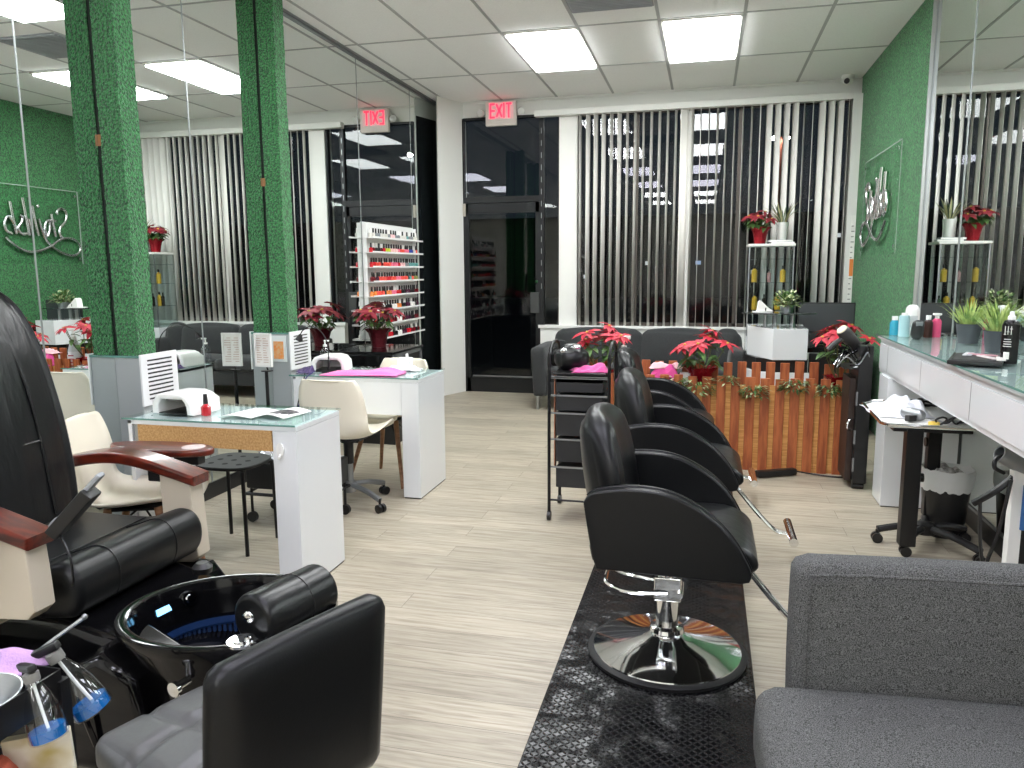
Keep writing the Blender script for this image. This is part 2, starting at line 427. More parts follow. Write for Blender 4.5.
# mirrors, left wall
ys = [.55, 1.75, 2.95, 4.13, 5.26, 6.46, 7.71, 8.515]
lab = ['wall mirror panel past the spa chair, away from the window', 'tall wall mirror panel beside the spa chair backrest', 'tall wall mirror panel crossed by the pillar near the spa chair',
       'tall wall mirror panel between the two turf pillars', 'tall wall mirror panel just past the pillar with the orange notice', 'tall wall mirror panel behind the nail polish rack',
       'narrow wall mirror panel in the corner beside the glass door']
lab[2] = 'tall wall mirror panel with the turf pillar next to the spa chair'
lab[3] = 'tall wall mirror panel with the turf pillar that carries the orange notice'
lab[4] = 'tall wall mirror panel over the black cabinet, before the polish rack'
for i in range(7):
    t = T('wall_mirror', lab[i], 'mirror', (XL, (ys[i]+ys[i+1])/2, .1))
    MB().box(XL-.008, XL, ys[i]+.0015, ys[i+1]-.0015, .1, CZ-.035).build('mirror_glass', MIRROR, t)
    MB().box(XL-.008, XL+.002, ys[i+1]-.004, ys[i+1]+.004, .1, CZ-.035).build('edge_strip', mat('seam_grey', S(150, 156, 154), .3, .5), t)
# right wall mirrors
yr = [6.0, 5.16, 3.96, 2.76, 1.56, .36]
lab = ['wall mirror panel at the counter end beside the turf wall', 'wall mirror panel behind the potted grass on the counter', 'wall mirror panel above the counter behind the hair spray bottle',
       'wall mirror panel beside the grey settee', 'wall mirror panel past the settee end']
for i in range(5):
    t = T('wall_mirror', lab[i], 'mirror', (XR, (yr[i]+yr[i+1])/2, .12))
    MB().box(XR, XR+.008, yr[i+1]+.0015, yr[i]-.0015, .12, CZ-.01).build('mirror_glass', MIRROR, t)
    MB().box(XR-.004, XR+.01, yr[i]-.006, yr[i]+.006, .12, CZ-.01).build('edge_strip', MATS['seam_grey'], t)
# turf on the right wall
t = T('turf_panel', 'green artificial turf covering the wall by the window', 'wall covering', (XR, 7.28, 0))
def turf_sheet(x, y0, y1, z0, z1, n):
    b = MB()
    b.box(x-.02, x+.012, y0, y1, z0, z1)
    return b
turf_sheet(XR, 6.02, YF-.07, 0, CZ-.004, 1).build('turf', TURF, t)
MB().box(XR-.026, XR+.012, 6.006, 6.02, .1, CZ-.004).build('edge_trim', mat('aluminium_trim', S(176, 180, 178), .3, .8), t)

# turf pillars on the mirror wall
def pillar(y0, dep, wid, lab, notice):
    t = T('turf_pillar', lab, 'pillar', (XL, y0, 0))
    x1 = XL+dep
    b = MB()
    n = 60
    for k in range(n):       # slightly wavy turf wrap
        za = .985+(CZ-.99)*k/n; zb = .985+(CZ-.99)*(k+1)/n
        e = rnd.uniform(-.0025, .0025)
        b.box(XL+.012, x1+e, y0+e, y0+wid, za, zb+.001)
    b.build('turf_wrap', TURF, t)
    MB().box(XL, XL+.014, y0+.006, y0+wid-.006, .985, CZ-.004).build('backing_strip', TURFD, t)
    MB().box(XL, x1+.012, y0-.012, y0+wid+.012, .10, .975, .003).build('metal_base', mat('satin_silver_panel', S(176, 182, 184), .32, .35), t)
    MB().box(XL, x1+.018, y0-.018, y0+wid+.018, .975, .987).build('glass_ledge', GLEDGE, t)
    p = MB().box(x1+.012, x1+.024, y0-.02, y0+.262, .72, .992, .002)
    p = p.build('vent_grille', mat('white_grille', S(235, 236, 236), .4), t)
    s = MB()
    for k in range(10): s.cbox((x1+.0245, y0+.121, .755+k*.0225), (.002, .19, .008), (.0, 0, 0))
    s.build('slots', BLK, p)
    for k, zz in enumerate((2.0,) if notice else (2.05,)):
        MB().box(XL+.001, XL+.016, y0-.004, y0+.002, zz, zz+.055).build('tape_patch', mat('tan_tape', S(158, 112, 70), .6), t)
    return t
pillar(3.40, .142, .13, 'green turf pillar beside the spa chair, on a brushed metal base', False)
pil = pillar(4.90, .138, .13, 'green turf pillar on the metal base with the orange notice', True)
t = T('notice_card', 'orange printed card in a clear holder on the second pillar base', 'notice', (-2.91, 4.885, .8))
MB().box(-2.985, -2.875, 4.878, 4.887, .78, .965).build('holder', mat('card_white', S(214, 222, 220), .3), t)
MB().box(-2.972, -2.895, 4.8755, 4.878, .80, .925).build('card', mat('orange_card', S(226, 138, 64), .7, vary=(60, S(214, 170, 120))), t)

# entrance door and its glass
d = MB()
d.box(-2.70, -2.655, YF-.02, YF+.03, 0, 2.16).box(-1.875, -1.83, YF-.02, YF+.03, 0, 2.16)      # stiles
d.box(-2.70, -1.83, YF-.02, YF+.03, 2.05, 2.16).box(-2.70, -1.83, YF-.02, YF+.03, 0, .17, .003)
do = struct(d, 'door_1', BRONZE)
MB().box(-2.655, -1.875, YF-.0, YF+.008, .17, 2.05).build('door_glass', PANE, do)
h = MB().tube([(-2.62, YF-.05, 1.16), (-2.62, YF-.075, 1.1), (-2.62, YF-.075, .92), (-2.62, YF-.05, .86)], .009, 8, 4)
MB().box(-1.93, -1.83, YF-.045, YF-.02, .93, 1.16, .004).build('lock_box', mat('lock_grey', S(78, 80, 80), .4, .6), do)
MB().cyl((-1.86, YF-.02, 1.28), (-1.86, YF-.035, 1.28), .016).build('lock_cylinder', CHROME, do)
MB().box(-2.62, -1.9, YF-.05, YF-.03, .185, .2).build('sweep_rail', GREYM, do)
MB().box(-2.715, -2.685, YF-.05, YF-.02, 2.02, 2.16, .004).build('closer_bracket', mat('bracket_beige', S(190, 182, 170), .5), do)
fr = MB()
fr.box(-2.715, -2.70, YF-.03, YF+.04, 0, 3.09).box(-1.83, -1.78, YF-.03, YF+.04, 0, 3.09).box(-2.7, -1.83, YF-.03, YF+.04, 2.165, 2.23)
fr.box(-1.62, -1.60, YF-.03, YF+.04, .79, 3.09).box(-2.7, -1.6, YF-.03, YF+.04, 3.07, 3.095)
wi = struct(fr, 'window_1', BRONZE)
MB().box(-2.70, -1.83, YF, YF+.008, 2.23, 3.07).build('transom_glass', PANE, wi)
MB().box(-1.78, -1.62, YF, YF+.008, .79, 3.07).build('sidelight_glass', PANE, wi)
q = MB()
for k in range(14): q.box(-1.8085, -1.8015, YF-.033, YF-.03, 1.2+k*.13, 1.26+k*.13)
q.build('glazing_clips', GREYM, wi)
# shop window
fr = MB()
fr.box(-1.40, 1.34, YF-.0, YF+.06, .79, .83).box(-1.40, 1.37, YF, YF+.06, 3.05, 3.095).box(-1.40, -1.37, YF, YF+.06, .79, 3.09).box(1.34, 1.37, YF, YF+.06, .79, 3.09)
fr.box(-.805, -.745, YF-.0, YF+.06, .8, 3.09).box(.275, .325, YF, YF+.06, .8, 3.09)
w2 = struct(fr, 'window_2', mat('bronze_mullion', S(84, 78, 72), .45, .4))
for a, b in ((-1.37, -.805), (-.745, .275), (.325, 1.34)):
    MB().box(a, b, YF+.026, YF+.034, .83, 3.05).build('window_glass', PANE, w2)

# vertical blinds
t = T('vertical_blind', 'white vertical blind of turned slats over the shop window', 'blind', (0, YF-.1, 3.06))
MB().box(-1.86, 1.345, YF-.15, YF-.055, 3.05, 3.115, .006).build('headrail', WHITE, t)
BY = YF-.10
nsl = 33
for i in range(nsl):
    x = -1.36+i*.0838
    a = 84+rnd.uniform(-9, 9)
    if i in (1, 2, 3, 5): a = 67
    if i in (13,): a = 30
    if i in (23, 24, 26, 25): a = 128
    if i in (29, 30, 31): a = 130
    if i in (32,): a = 78
    a = math.radians(a)
    b = MB()
    def sl(u, v, a=a, x=x):
        s_ = (u-.5)*.089; bow = .006*(1-(2*u-1)**2)
        return V((x+math.cos(a)*s_-math.sin(a)*bow, BY+math.sin(a)*s_+math.cos(a)*bow, .80+v*2.25))
    b.grid(4, 1, sl)
    o = b.build('slat', BLIND, t)
    sd = o.modifiers.new('thick', 'SOLIDIFY'); sd.thickness = .0012
b = MB().cyl((1.30, BY-.05, 3.05), (1.30, BY-.05, .95), .003, seg=6)
b.build('tilt_cord', mat('cord_dark', S(60, 58, 54), .6), t)
t = T('window_post', 'white painted post standing in the shop window behind the blind', 'post', (-.2, YF-.02, .79))
MB().box(-.235, -.175, YF-.045, YF-.01, .79, 3.06, .003).build('post_body', WHITE, t)

# exit sign
t = T('exit_sign', 'lit red EXIT sign with two lamp heads over the glass door', 'sign', (-2.25, YF-.06, 3.0))
MB().box(-2.425, -2.075, YF-.085, YF-.035, 2.985, 3.245, .008).build('sign_housing', mat('sign_body', S(214, 206, 198), .5), t)
L = MB(); y0, y1 = YF-.0885, YF-.084
def bar(xa, za, xb, zb, wd=.02):
    dx, dz = xb-xa, zb-za; ln = math.hypot(dx, dz)
    L.cbox(((xa+xb)/2, (y0+y1)/2, (za+zb)/2), (ln, y1-y0, wd), (0, -math.atan2(dz, dx), 0))
zb_, zt = 3.075, 3.215; xs = [-2.37, -2.305, -2.235, -2.19]
bar(-2.365, zb_-.01, -2.365, zt+.01); [bar(-2.365, z, -2.315, z) for z in (zb_, (zb_+zt)/2, zt)]
bar(-2.298, zb_, -2.235, zt, .022); bar(-2.298, zt, -2.235, zb_, .022)
bar(-2.212, zb_-.01, -2.212, zt+.01)
bar(-2.19, zt, -2.125, zt); bar(-2.158, zb_-.01, -2.158, zt)
L.build('letters', mat('exit_red', S(230, 30, 60), .4, emit=((1, .03, .08, 1), .9)), t)
MB().box(-2.39, -2.105, YF-.0865, YF-.085, 3.055, 3.235).build('lit_face', mat('exit_face', S(226, 196, 196), .5, emit=((1, .25, .32, 1), .10)), t)
for s_ in (-1, 1):
    b = MB().lathe([(.0, .0), (.03, .0), (.042, .03), (.04, .05), (0, .055)], (-2.25+s_*.215, YF-.05, 3.14), 16, (PI/2+.3, 0, s_*.4))
    b.cyl((-2.25+s_*.17, YF-.055, 3.13), (-2.25+s_*.2, YF-.05, 3.14), .012)
    b.build('lamp_head', mat('lamp_clear', S(206, 206, 202), .2), t)
# dome camera
t = T('security_camera', 'small white dome camera in the ceiling corner by the turf wall', 'camera', (1.28, 8.46, CZ))
MB().cyl((1.28, 8.44, CZ-.03), (1.28, 8.44, CZ-.001), .062, seg=24).ell((1.28, 8.44, CZ-.045), (.055, .055, .045)).build('dome', WHITE, t)
MB().cyl((1.265, 8.385, CZ-.06), (1.26, 8.372, CZ-.066), .026, seg=16).build('lens', BLK, t)
# paper strip at the window edge
t = T('notice_strip', 'long white paper notice with an orange patch beside the turf wall', 'notice', (1.41, YF-.155, 1.0))
MB().box(1.385, 1.428, YF-.158, YF-.152, .98, 1.93).build('sheet', PAPER, t)
MB().box(1.39, 1.426, YF-.1595, YF-.158, 1.33, 1.5).build('orange_patch', mat('orange_ink', S(232, 140, 70), .7), t)
q = MB()
for k in range(16): q.box(1.39, 1.39+rnd.uniform(.015, .034), YF-.1592, YF-.158, 1.04+k*.052, 1.05+k*.052)
q.build('printed_lines', mat('ink_grey', S(150, 150, 146), .8), t)

# ------------------------------------------------------------------ outside at night
struct(MB().box(-40, 40, YF+.12, 60, -.25, -.15), 'ground', mat('asphalt', S(26, 28, 30), .9, bump=(30, .4, .01)))
t = T('street_lamp', 'tall street lamp with two lit heads in the dark car park', 'street lamp', (1.6, 20, -.15))
MB().cyl((1.6, 20, -.15), (1.6, 20, 4.5), .09, .06).build('lamp_pole', mat('reddish_pole', S(150, 80, 60), .7), t)  # pole in one even reddish brown
for dx in (-.14, .14):
    MB().cbox((1.6+dx, 19.95, 4.5), (.2, .3, .1), b=.03).build('lamp_head', BLK, t)
    MB().ell((1.6+dx, 19.85, 4.46), (.07, .07, .06)).build('lamp_bulb', mat('sodium', (1, 1, 1, 1), .5, emit=((1, .95, .86, 1), 60)), t)
t = T('building', 'dark building across the car park with a few lit windows', 'building', (0, 42, -.15))
MB().box(-25, 25, 42, 48, -.15, 4.2).build('wall', mat('night_wall', S(22, 24, 26), .9), t)
for x, z, c in ((-3.2, 1.6, 'w'), (-.6, 1.6, 'b'), (2.2, 1.1, 'w'), (3.2, .6, 'o'), (-6.5, .9, 'w'), (6.2, 2.9, 'w')):
    MB().box(x, x+.28, 41.96, 42, z, z+.2).build('window', mat('lit_'+c, (1, 1, 1, 1), .5, emit=({'w': (1, 1, 1, 1), 'b': (.4, .6, 1, 1), 'o': (1, .5, .15, 1)}[c], .35)), t)
# ================================================================== nail tables along the mirror wall
def nail_table(lab, y0, y1, chip):
    t = T('nail_table', lab, 'table', (-2.13, (y0+y1)/2, 0))
    xa, xb = -2.56, -1.69
    MB().box(xb-.115, xb, y0+.01, y1-.01, .008, .734, .002).build('pedestal', GLOSSW, t)
    MB().box(xb-.11, xb-.005, y0+.015, y1-.015, 0, .01).build('plinth', BLK, t)
    MB().box(xa+.02, xa+.04, y0+.01, y1-.01, 0, .755, .002).build('end_panel', GLOSSW, t)
    MB().box(xa+.02, xb, y0+.01, y1-.01, .735, .757, .002).build('top_board', GLOSSW, t)
    MB().box(xa, xb+.004, y0-.004, y1+.004, .758, .766, .002).m(1).box(xa, xb+.004, y0-.0046, y0-.004, .758, .766).build('glass_top', [DESKGL, GLEDGE], t)
    if chip:
        MB().box(xa+.075, xb-.118, y0+.005, y0+.02, .645, .735).build('drawer_back', CHIP, t)
        MB().box(xa+.065, xb-.117, y0+.02, y1-.03, .645, .73).build('drawer', mat('drawer_grey', S(150, 152, 152), .5), t)
        MB().box(xa+.06, xa+.075, y0+.005, y0+.03, .645, .735).build('runner', GREYM, t)
        h = MB().lathe([(.0, 0), (.014, 0), (.018, .012), (.0, .014)], (xb-.075, y0+.01, .655), 14, (PI/2, 0, 0), sy=1.7)
        h.tube([(xb-.075, y0-.003, .635), (xb-.072, y0-.02, .62), (xb-.066, y0-.02, .63)], .005, 6, 3).build('coat_hook', WPOT, t)
    else:
        MB().box(xa+.02, xb-.116, y0+.012, y0+.028, .53, .735, .002).build('front_panel', GLOSSW, t)
    return t
nail_table('white glass-topped nail table with a bare particleboard drawer back', 2.905, 3.33, True)
nail_table('white glass-topped nail table with a pink towel and a cream chair drawn up', 4.365, 4.86, False)

# UV lamps
def uv_lamp(lab, x, y, rz, w=.24, ant=False):
    t = T('nail_lamp', lab, 'nail lamp', (x, y, .767), rz)
    out = []; 
    prof_o = [(-w/2, 0), (-w/2+.004, .055), (-w/2+.03, .088), (-w*.2, .1), (w*.2, .1), (w/2-.03, .088), (w/2-.004, .055), (w/2, 0)]
    prof_i = [(w/2-.035, 0), (w/2-.038, .045), (w/2-.06, .07), (-w/2+.06, .07), (-w/2+.038, .045), (-w/2+.035, 0)]
    MB().prism(prof_o+prof_i, 'y', -.1, .08, .012).build('shell', WPOT, t, W=False)
    MB().prism([(-w/2+.01, 0), (-w/2+.012, .06), (-.06, .088), (.06, .088), (w/2-.012, .06), (w/2-.01, 0)], 'y', .07, .1, .01).build('back_cover', WPOT, t, W=False)
    MB().box(-w/2+.03, w/2-.03, -.09, .08, .001, .006).build('base_plate', BLK, t, W=False)
    MB().box(-w/2+.05, w/2-.05, -.06, .07, .06, .072).build('lamp_lining', mat('dark_lining', S(46, 46, 48), .4), t, W=False)
    return t
uv_lamp('white arched nail lamp beside the red polish bottle', -2.36, 3.10, -.12)
uv_lamp('white arched nail lamp behind the pink towel', -2.42, 4.68, .2)
# red polish bottle on the first table
t = T('polish_bottle', 'red nail polish bottle with a black cap standing by the nail lamp', 'nail polish', (-2.21, 3.03, .766))
MB().lathe([(0, 0), (.02, 0), (.022, .006), (.022, .04), (.012, .05), (.011, .054), (0, .054)], (-2.21, 3.03, .766), 16).build('bottle', mat('red_lacquer', S(178, 22, 34), .1, coat=.6), t)
MB().lathe([(.011, .0), (.0115, .002), (.009, .045), (0, .047)], (-2.21, 3.03, .82), 12).build('cap', BLK, t)
# magazine / papers
t = T('brochure', 'open white brochure with a dark photo on the glass tabletop', 'brochure', (-1.98, 3.1, .767))
def page(u, v): return V((-2.13+.17*u+.03*v, 3.0+.2*v, .768+.012*math.sin(PI*u)*(1-u*.4)))
o = MB().grid(6, 3, page).build('page', PAPER, t); o.modifiers.new('s', 'SOLIDIFY').thickness = .001
def page(u, v): return V((-1.96+.15*u+.03*v, 3.02+.2*v, .768+.016*math.sin(PI*u)))
o = MB().grid(6, 3, page).build('page', PAPER, t); o.modifiers.new('s', 'SOLIDIFY').thickness = .001
def page(u, v): return V((-1.95+.12*u+.03*v, 3.05+.1*v, .7695+.016*math.sin(PI*(.1+.8*u))))
MB().grid(6, 2, page).build('printed_photo', mat('photo_ink', S(52, 50, 52), .5, vary=(40, S(120, 118, 118))), t)
# license in an acrylic holder on the second pillar base
t = T('license_frame', 'white framed paper certificate in front of the second pillar', 'certificate', (-2.88, 4.6, .78), -.15)
MB().cbox((0, 0, .115), (.125, .008, .21), (-.06, .0, 0), .001).build('paper', PAPER, t, W=False)
fr = MB()
for a, b, c, d in ((-.068, .068, .0, .012), (-.068, .068, .214, .226), (-.068, -.058, .0, .226), (.058, .068, .0, .226)): fr.box(a, b, -.012, .006, c, d)
fr.build('frame', WPOT, t, W=False)
q = MB()
for k in range(11):
    for j in range(2):
        q.box(-.05+j*.055, -.05+j*.055+rnd.uniform(.02, .045), -.0115, -.0075, .03+k*.016, .034+k*.016)
q.build('printed_lines', mat('ink_tan', S(196, 172, 160), .8), t, W=False)
MB().tube([(0, .01, .03), (.0, .03, -.02), (0, .03, -.03)], .006, 6, 3).box(-.03, .03, .0, .05, -.036, -.028).build('stand', BLK, t, W=False)
MB().cyl((-2.88, 4.62, .02), (-2.88, 4.62, .75), .012).cyl((-2.88, 4.62, .001), (-2.88, 4.62, .02), .07).build('floor_stand', BLKM, t)

# towels
def towel(name, lab, cat, c, sx, sy, h, m, seed, rz=0, group=None, layers=1):
    r = random.Random(seed); ph = [r.uniform(0, 6) for _ in range(6)]
    t = MB()
    def top(u, v):
        x = (u-.5)*sx; y = (v-.5)*sy
        e = min(1, 6*min(u, 1-u))*min(1, 6*min(v, 1-v))
        z = h*e*(.6+.22*math.sin(5*u+ph[0]+2*v)+.18*math.sin(9*v+ph[1]+3*u)+.12*math.sin(17*u+ph[2]))
        return V((x+.012*math.sin(7*v+ph[3]), y+.012*math.sin(6*u+ph[4]), max(.004, z)))
    t.grid(26, 18, top)
    o = t.build(name, m, ang=80); o.location = c; o.rotation_euler = (0, 0, rz)
    s = o.modifiers.new('thick', 'SOLIDIFY'); s.thickness = .003; s.offset = -1
    return tag(o, lab, cat, group)
towel('towel', 'pink towel spread over the edge of the glass nail table', 'towel', (-2.1, 4.5, .768), .5, .24, .035, PINKT, 3, .12)
towel('towel', 'white folded cloth beside the pink towel and the small spray bottle', 'towel', (-1.93, 4.72, .768), .24, .14, .03, mat('white_towel', S(236, 236, 238), .95, bump=(200, .6, .003)), 5, .1)
towel('glove_bundle', 'bundle of dark purple gloves at the table end near the notice', 'gloves', (-2.5, 4.47, .768), .1, .12, .045, mat('purple_nitrile', S(66, 48, 96), .5), 9, .5)
# gooseneck lamp
t = T('desk_lamp', 'thin black gooseneck desk lamp at the mirror end of the table', 'lamp', (-2.36, 4.55, .767))
MB().cyl((-2.36, 4.52, .767), (-2.36, 4.52, .778), .05, seg=20).build('lamp_base', BLK, t)
MB().cyl((-2.36, 4.52, .777), (-2.36, 4.52, .87), .009, .005).build('stem', BLK, t)
MB().tube([(-2.36, 4.52, .85), (-2.37, 4.525, .96), (-2.42, 4.54, 1.03), (-2.5, 4.57, 1.06), (-2.58, 4.6, 1.03), (-2.61, 4.61, .99)], .0035, 6, 5).build('gooseneck', BLK, t)
MB().cyl((-2.605, 4.61, 1.0), (-2.62, 4.615, .965), .01, .026).build('lamp_shade', BLK, t)
# cables by the table
for lab, pts in (('black power cable dangling off the gloved end of the second nail table', [(-2.45, 4.37, .78), (-2.46, 4.35, .7), (-2.5, 4.34, .55), (-2.47, 4.33, .45)]),
                 ('purple cable looping down from the second nail table', [(-2.4, 4.38, .785), (-2.44, 4.35, .74), (-2.47, 4.345, .62), (-2.52, 4.34, .5)])):
    one(MB().tube(pts, .004, 6, 6), 'cable', BLK if 'black' in lab else mat('purple_cable', S(70, 60, 120), .5), lab, 'cable')
# small clear spray bottle
def spray_bottle_small(lab, x, y, z, h=.13, r=.02, m=CLEAR):
    t = T('spray_bottle', lab, 'bottle', (x, y, z))
    MB().lathe([(0, 0), (r, 0), (r, h*.55), (r*.5, h*.68), (r*.5, h*.72)], (x, y, z), 16).build('bottle', m, t)
    MB().lathe([(r*.55, h*.7), (r*.6, h*.72), (r*.5, h*.95), (r*.2, h), (0, h)], (x, y, z), 14).build('cap', WPOT, t)
    return t
spray_bottle_small('small clear spray bottle at the aisle corner of the second nail table', -1.83, 4.55, .767)
one(MB().box(-1.99, -1.9, 4.77, 4.83, .767, .84, .004), 'tissue_box', PAPER, 'small white tissue box behind the white cloth', 'box')
# clear pump bottle and phone holder at the mirror end
def pump_bottle(lab, x, y, z, h, r, m, capm, labelled=False):
    t = T('pump_bottle', lab, 'bottle', (x, y, z))
    b = MB().lathe([(0, 0), (r*.95, 0), (r, .01), (r, h*.5), (r*.75, h*.62), (r*.35, h*.7), (r*.35, h*.74)], (x, y, z), 20).build('bottle', m, t)
    c = MB().lathe([(r*.42, h*.72), (r*.42, h*.79), (r*.15, h*.8), (r*.15, h*.9)], (x, y, z), 14)
    c.box(x-r*.2, x+r*.9, y-r*.25, y+r*.25, z+h*.9, z+h*.96, .004)
    c.build('pump_head', capm, t)
    if labelled:
        MB().lathe([(r*1.01, h*.12), (r*1.015, h*.48)], (x, y, z), 20, close=False).build('label_band', mat('label_white', S(228, 230, 232), .5), t)
        q = MB()
        for k in range(4): q.box(x-r*.5, x+r*.4, y-r*1.04, y-r*.85, z+h*(.18+.07*k), z+h*(.2+.07*k))
        q.build('label_print', mat('label_print_red', S(180, 60, 80), .6), t)
    return t
pump_bottle('clear pump bottle standing by the mirror end of the second nail table', -2.53, 4.8, .767, .19, .034, CLEAR, WPOT)

# ------------------------------------------------------------------ moulded shell chairs
def shell_mesh():
    # side profile of the shell (local: faces +y), front lip -> seat -> back top
    pr = [(.235, .425), (.215, .455), (.12, .452), (0, .44), (-.1, .437), (-.165, .455), (-.205, .52), (-.225, .62), (-.245, .72), (-.262, .795), (-.272, .80)]
    wd = [.20, .205, .215, .22, .222, .222, .22, .21, .2, .17, .15]
    pr = [V((0, p[0], p[1])) for p in pr]
    P = catmull(pr, 4); n = len(P)
    Wd = catmull([V((w, 0, 0)) for w in wd], 4)
    b = MB()
    def fn(u, v):
        i = min(n-1, int(round(u*(n-1)))); s = v*2-1
        p = P[i]; w = Wd[i].x
        lift = .05*abs(s)**3
        seatness = max(0, min(1, (.6-p.z)/.14))
        x = s*w
        return V((x, p.y+lift*(1-seatness)*.9, p.z+lift*seatness*.9))
    b.grid(n-1, 14, fn)
    return b
def shell_chair(lab, x, y, rz, kind):
    t = T('shell_chair', lab, 'chair', (x, y, 0), rz)
    o = shell_mesh().build('seat_shell', CREAM, t, W=False, ang=80)
    s = o.modifiers.new('thick', 'SOLIDIFY'); s.thickness = .009; s.offset = 0
    if kind == 'swivel':
        MB().box(-.13, .13, -.12, .12, .425, .437).cyl((0, 0, .39), (0, 0, .43), .045).build('seat_plate', BLK, t, W=False)
        MB().cyl((0, 0, .1), (0, 0, .28), .024).m(1).cyl((0, 0, .26), (0, 0, .4), .03).build('gas_post', [GREYM, BLK], t, W=False)
        MB().cyl((0, 0, .08), (0, 0, .15), .034).build('hub', GREYM, t, W=False)
        for k in range(4):
            a = PI/4+k*PI/2+.35
            dx, dy = math.cos(a), math.sin(a)
            MB().tube([(dx*.02, dy*.02, .125), (dx*.15, dy*.15, .11), (dx*.27, dy*.27, .075)], .017, 8, 3).build('leg', GREYM, t, W=False)
            c = MB().cyl((dx*.27, dy*.27, .05), (dx*.27, dy*.27, .085), .008)
            nx, ny = -dy, dx
            for s_ in (-1, 1): c.cyl((dx*.275+nx*.006*s_, dy*.275+ny*.006*s_, .026), (dx*.275+nx*.024*s_, dy*.275+ny*.024*s_, .026), .026)
            c.build('caster', BLK, t, W=False)
    else:
        for sx in (-1, 1):
            for sy in (-1, 1):
                MB().cyl((sx*.11, sy*.1, .43), (sx*.21, sy*.2, 0), .018, .011).build('leg', WOODL, t, W=False)
        q = MB()
        for sx in (-1, 1): q.tube([(sx*.14, -.13, .3), (0, 0, .41), (-sx*.14, .13, .3)], .005, 6)
        q.box(-.12, .12, -.11, .11, .418, .428)
        q.build('wire_brace', BLKM, t, W=False)
    return t
shell_chair('cream shell chair on a grey swivel base, pushed to the pink towel table', -2.08, 4.19, 0.0, 'swivel')
shell_chair('cream shell chair with wooden legs under the pink towel table', -2.07, 4.80, PI-.15, 'wood')
shell_chair('cream shell chair between the spa chair and the first nail table', -2.37, 2.77, -1.2, 'wood')

# ------------------------------------------------------------------ black stool
t = T('stool', 'black round-cornered stool with holes in the seat under the nail table', 'stool', (-2.34, 3.41, 0))
sq = []
for k in range(40):
    a = 2*PI*k/40; c, s = math.cos(a), math.sin(a)
    f = 1/(abs(c)**3.2+abs(s)**3.2)**(1/3.2)
    sq.append((-2.34+.165*f*c, 3.41+.165*f*s))
b = MB().prism(sq, 'z', .438, .455, .006)
st = b.build('seat', mat('stool_black', (.010, .0105, .011, 1), .5, spec=.3), t)
q = MB()
for i in (-1, 0, 1):
    for j in (-1, 0, 1):
        q.cyl((-2.34+i*.08, 3.41+j*.08, .4551), (-2.34+i*.08, 3.41+j*.08, .4556), .015, seg=14)
q.build('seat_holes', mat('hole_dark', (.002, .002, .002, 1), .9), st)
for sx in (-1, 1):
    for sy in (-1, 1):
        MB().tube([(-2.34+sx*.1, 3.41+sy*.1, .437), (-2.34+sx*.125, 3.41+sy*.125, .425), (-2.34+sx*.135, 3.41+sy*.135, .39), (-2.34+sx*.14, 3.41+sy*.14, 0)], .010, 8, 3).build('leg', BLKM, t)
# low rolling cart behind the table
t = T('rolling_cart', 'low black rolling cart holding foil and plastic bags behind the stool', 'cart', (-2.25, 3.9, 0))
MB().box(-2.5, -2.0, 3.74, 4.02, .2, .35, .01).build('bin', BLK, t)
MB().tube([(-2.5, 3.74, .17), (-2.0, 3.74, .17), (-2.0, 4.02, .17), (-2.5, 4.02, .17)], .01, 6, closed=True).build('frame', BLKM, t)
for sx in (-2.48, -2.02):
    for sy in (3.76, 4.0):
        MB().cyl((sx, sy, .05), (sx, sy, .2), .008).cyl((sx, sy-.012, .03), (sx, sy+.012, .03), .03).build('caster', BLK, t)
towel('foil_sheet', 'crumpled foil and clear plastic on the low rolling cart', 'foil', (-2.36, 3.86, .352), .22, .2, .06, mat('crumpled_foil', S(190, 192, 194), .25, .7, bump=(30, .8, .02)), 21)
towel('plastic_bag', 'white plastic bag lying on the low rolling cart', 'bag', (-2.12, 3.88, .352), .2, .22, .07, mat('bag_white', S(220, 222, 230), .5, bump=(24, .6, .02)), 22)

# ------------------------------------------------------------------ black cabinet with poinsettia
t = T('sterilizer_cabinet', 'black cabinet against the mirror wall below the polish rack', 'cabinet', (-2.71, 6.07, 0))
MB().box(-2.985, -2.44, 5.76, 6.4, .0, .745).build('body', BLK, t)
MB().box(-2.985, -2.425, 5.75, 6.41, .745, .765, .004).build('top', BLKG, t)
MB().box(-2.96, -2.455, 5.745, 5.765, .55, .735, .004).build('drawer_front', BLKG, t)
MB().box(-2.93, -2.89, 5.742, 5.746, .63, .66).build('badge', GREYM, t)
sp = MB()
for a, b, c, d in ((5.76, 6.4, .715, .745), (5.76, 6.4, .45, .475), (5.76, 5.80, .45, .745), (6.36, 6.4, .45, .745)): sp.box(-2.442, -2.43, a, b, c, d)
sp.build('side_frame', GREYM, t)

